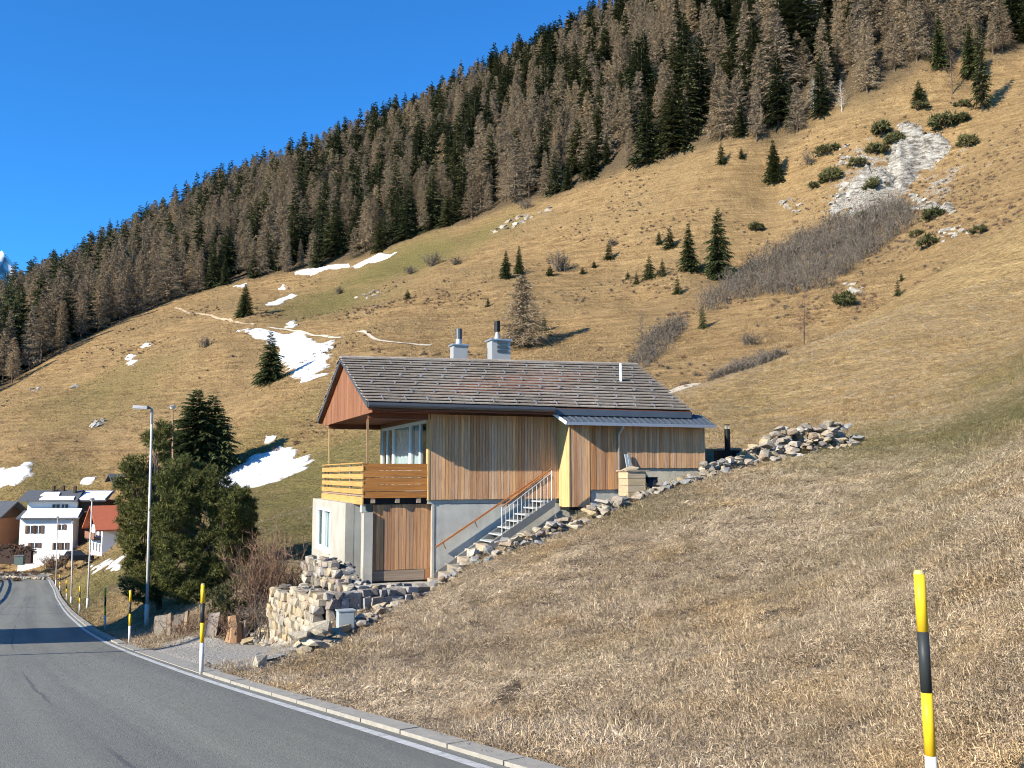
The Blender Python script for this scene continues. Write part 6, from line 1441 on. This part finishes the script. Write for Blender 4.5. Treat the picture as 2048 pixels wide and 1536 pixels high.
gwin(sc_, 1.2, 2.0, .9, 1.7); gwin(sc_, 3.4, 4.2, .9, 1.7)
hd = empty('hedge', P(30, 1118, 124), R(2), 'dark clipped hedge in front of the white village house', 'hedge')
obj('leaves', tuft_crown(44, clump_cloud(44, [((-.8, 0, .9, 3.3, .5, .9), 1)], 90, .4), 12, 7, .22, .05, 'twig_red'), None, hd); MB().box((-4.2, -.35, -.6), (2.2, .35, 1.3)).build('core', 'hedge', hd)
bn = empty('waste_bin', P(39, 1130, 112), R(10), 'grey green waste container at the road bend', 'bin'); MB().hexa([(-.45, -.4, 0), (.45, -.4, 0), (.45, .4, 0), (-.45, .4, 0), (-.52, -.45, 1.05), (.52, -.45, 1.05), (.52, .45, 1.05), (-.52, .45, 1.05)]).build('body', 'bin_green', bn); MB().box((-.56, -.5, 1.052), (.56, .5, 1.16)).build('lid', 'fence_grey', bn)
car = empty('parked_car', P(153, 1124, 117), R(25), 'black car parked before the red roofed house', 'car')
MB().hexa([(-2.0, -.85, .25), (2.0, -.85, .25), (2.0, .85, .25), (-2.0, .85, .25), (-1.95, -.82, .85), (1.95, -.82, .8), (1.95, .82, .8), (-1.95, .82, .85)]).build('body', 'car_black', car); MB().hexa([(-1.5, -.78, .852), (1.1, -.78, .852), (1.1, .78, .852), (-1.5, .78, .852), (-1.1, -.65, 1.42), (.5, -.65, 1.42), (.5, .65, 1.42), (-1.1, .65, 1.42)]).build('cabin', 'car_glass', car)
for x in (-1.25, 1.25):
    for y in (-.86, .70): MB().tube([(x, y, .32), (x, y + .16, .32)], .32, 12).build('wheel', 'tyre', car)
rb = empty('bare_shrub', P(108, 1136, 110), 0, 'dark reddish shrub at the road bend before the parked car', 'shrub'); obj('twigs', bare_crown(31, 1.9, 1.5, 60, 12, 'twig_red', .03, .5, .5), None, rb)
yd = drape('yard', [tuple(P(*q)[:2]) for q in ((12, 1138, 118), (60, 1134, 116), (100, 1146, 108), (96, 1132, 119), (40, 1122, 124), (5, 1126, 124))], 'pavement', .06, .4, .2, 8); structure(yd)
lw = empty('garden_wall', (0, 0, 0), 0, 'low wall of grey stones along the village yard', 'wall')
for i in range(26):
    q = P(4 + i * 3.4, 1129 + .12 * i, 117 - .1 * i); stone(lw, (q.x, q.y, gz(q.x, q.y) + .25), (.42, .4, .5), random.choice(['stone_grey', 'stone_mixed', 'stone_pale']))

# ================================================================== beyond the left edge of the picture: what throws its shadow over the road
bq = Vector((-29.8, 22.0, 0)); bq.z = gz(bq.x, bq.y)
bn_ = gable_house('hay_barn', bq - Vector((.616, -.788, 0)) * 5.5 - Vector((.788, .616, 0)) * 3.75, R(-52), 10.5, 7.5, 7.8, 10.4, .6, 'timber_mid', 'timber_dark', 'roof_slate', 'timber hay barn left of the road', 'barn')
for i, (x, y, hgt) in enumerate(((-23.2, 12.7, 11.0), (-40.7, 42.7, 10.5), (-44.2, 54.9, 10))):
    z = gz(x, y); e = empty('telephone_pole', (x, y, z), 0, ['nearest', 'middle', 'farthest'][i] + ' timber telephone pole left of the road', 'pole', 'telephone poles left of the road')
    MB().tube([(0, 0, -.3), (0, 0, hgt)], [.17, .11], 8).build('mast', 'old_wood', e, True); MB().bar((-.6, 0, hgt - .3), (.6, 0, hgt - .3), .08, .1).build('cross_arm', 'old_wood', e)

# ------------------------------------------------------------------ set the anchor of every grouping Empty at the foot of its thing
bpy.context.view_layer.update()
for o in [o for o in COL.objects if o.type == 'EMPTY' and o.parent is None and o.location.length < 1e-6 and o.rotation_euler.z == 0]:
    pts = [c.matrix_world @ Vector(b) for c in o.children for b in c.bound_box]
    if not pts: continue
    c0 = Vector((sum(p.x for p in pts) / len(pts), sum(p.y for p in pts) / len(pts), min(p.z for p in pts)))
    for c in o.children: c.location = c.location - c0
    o.location = c0
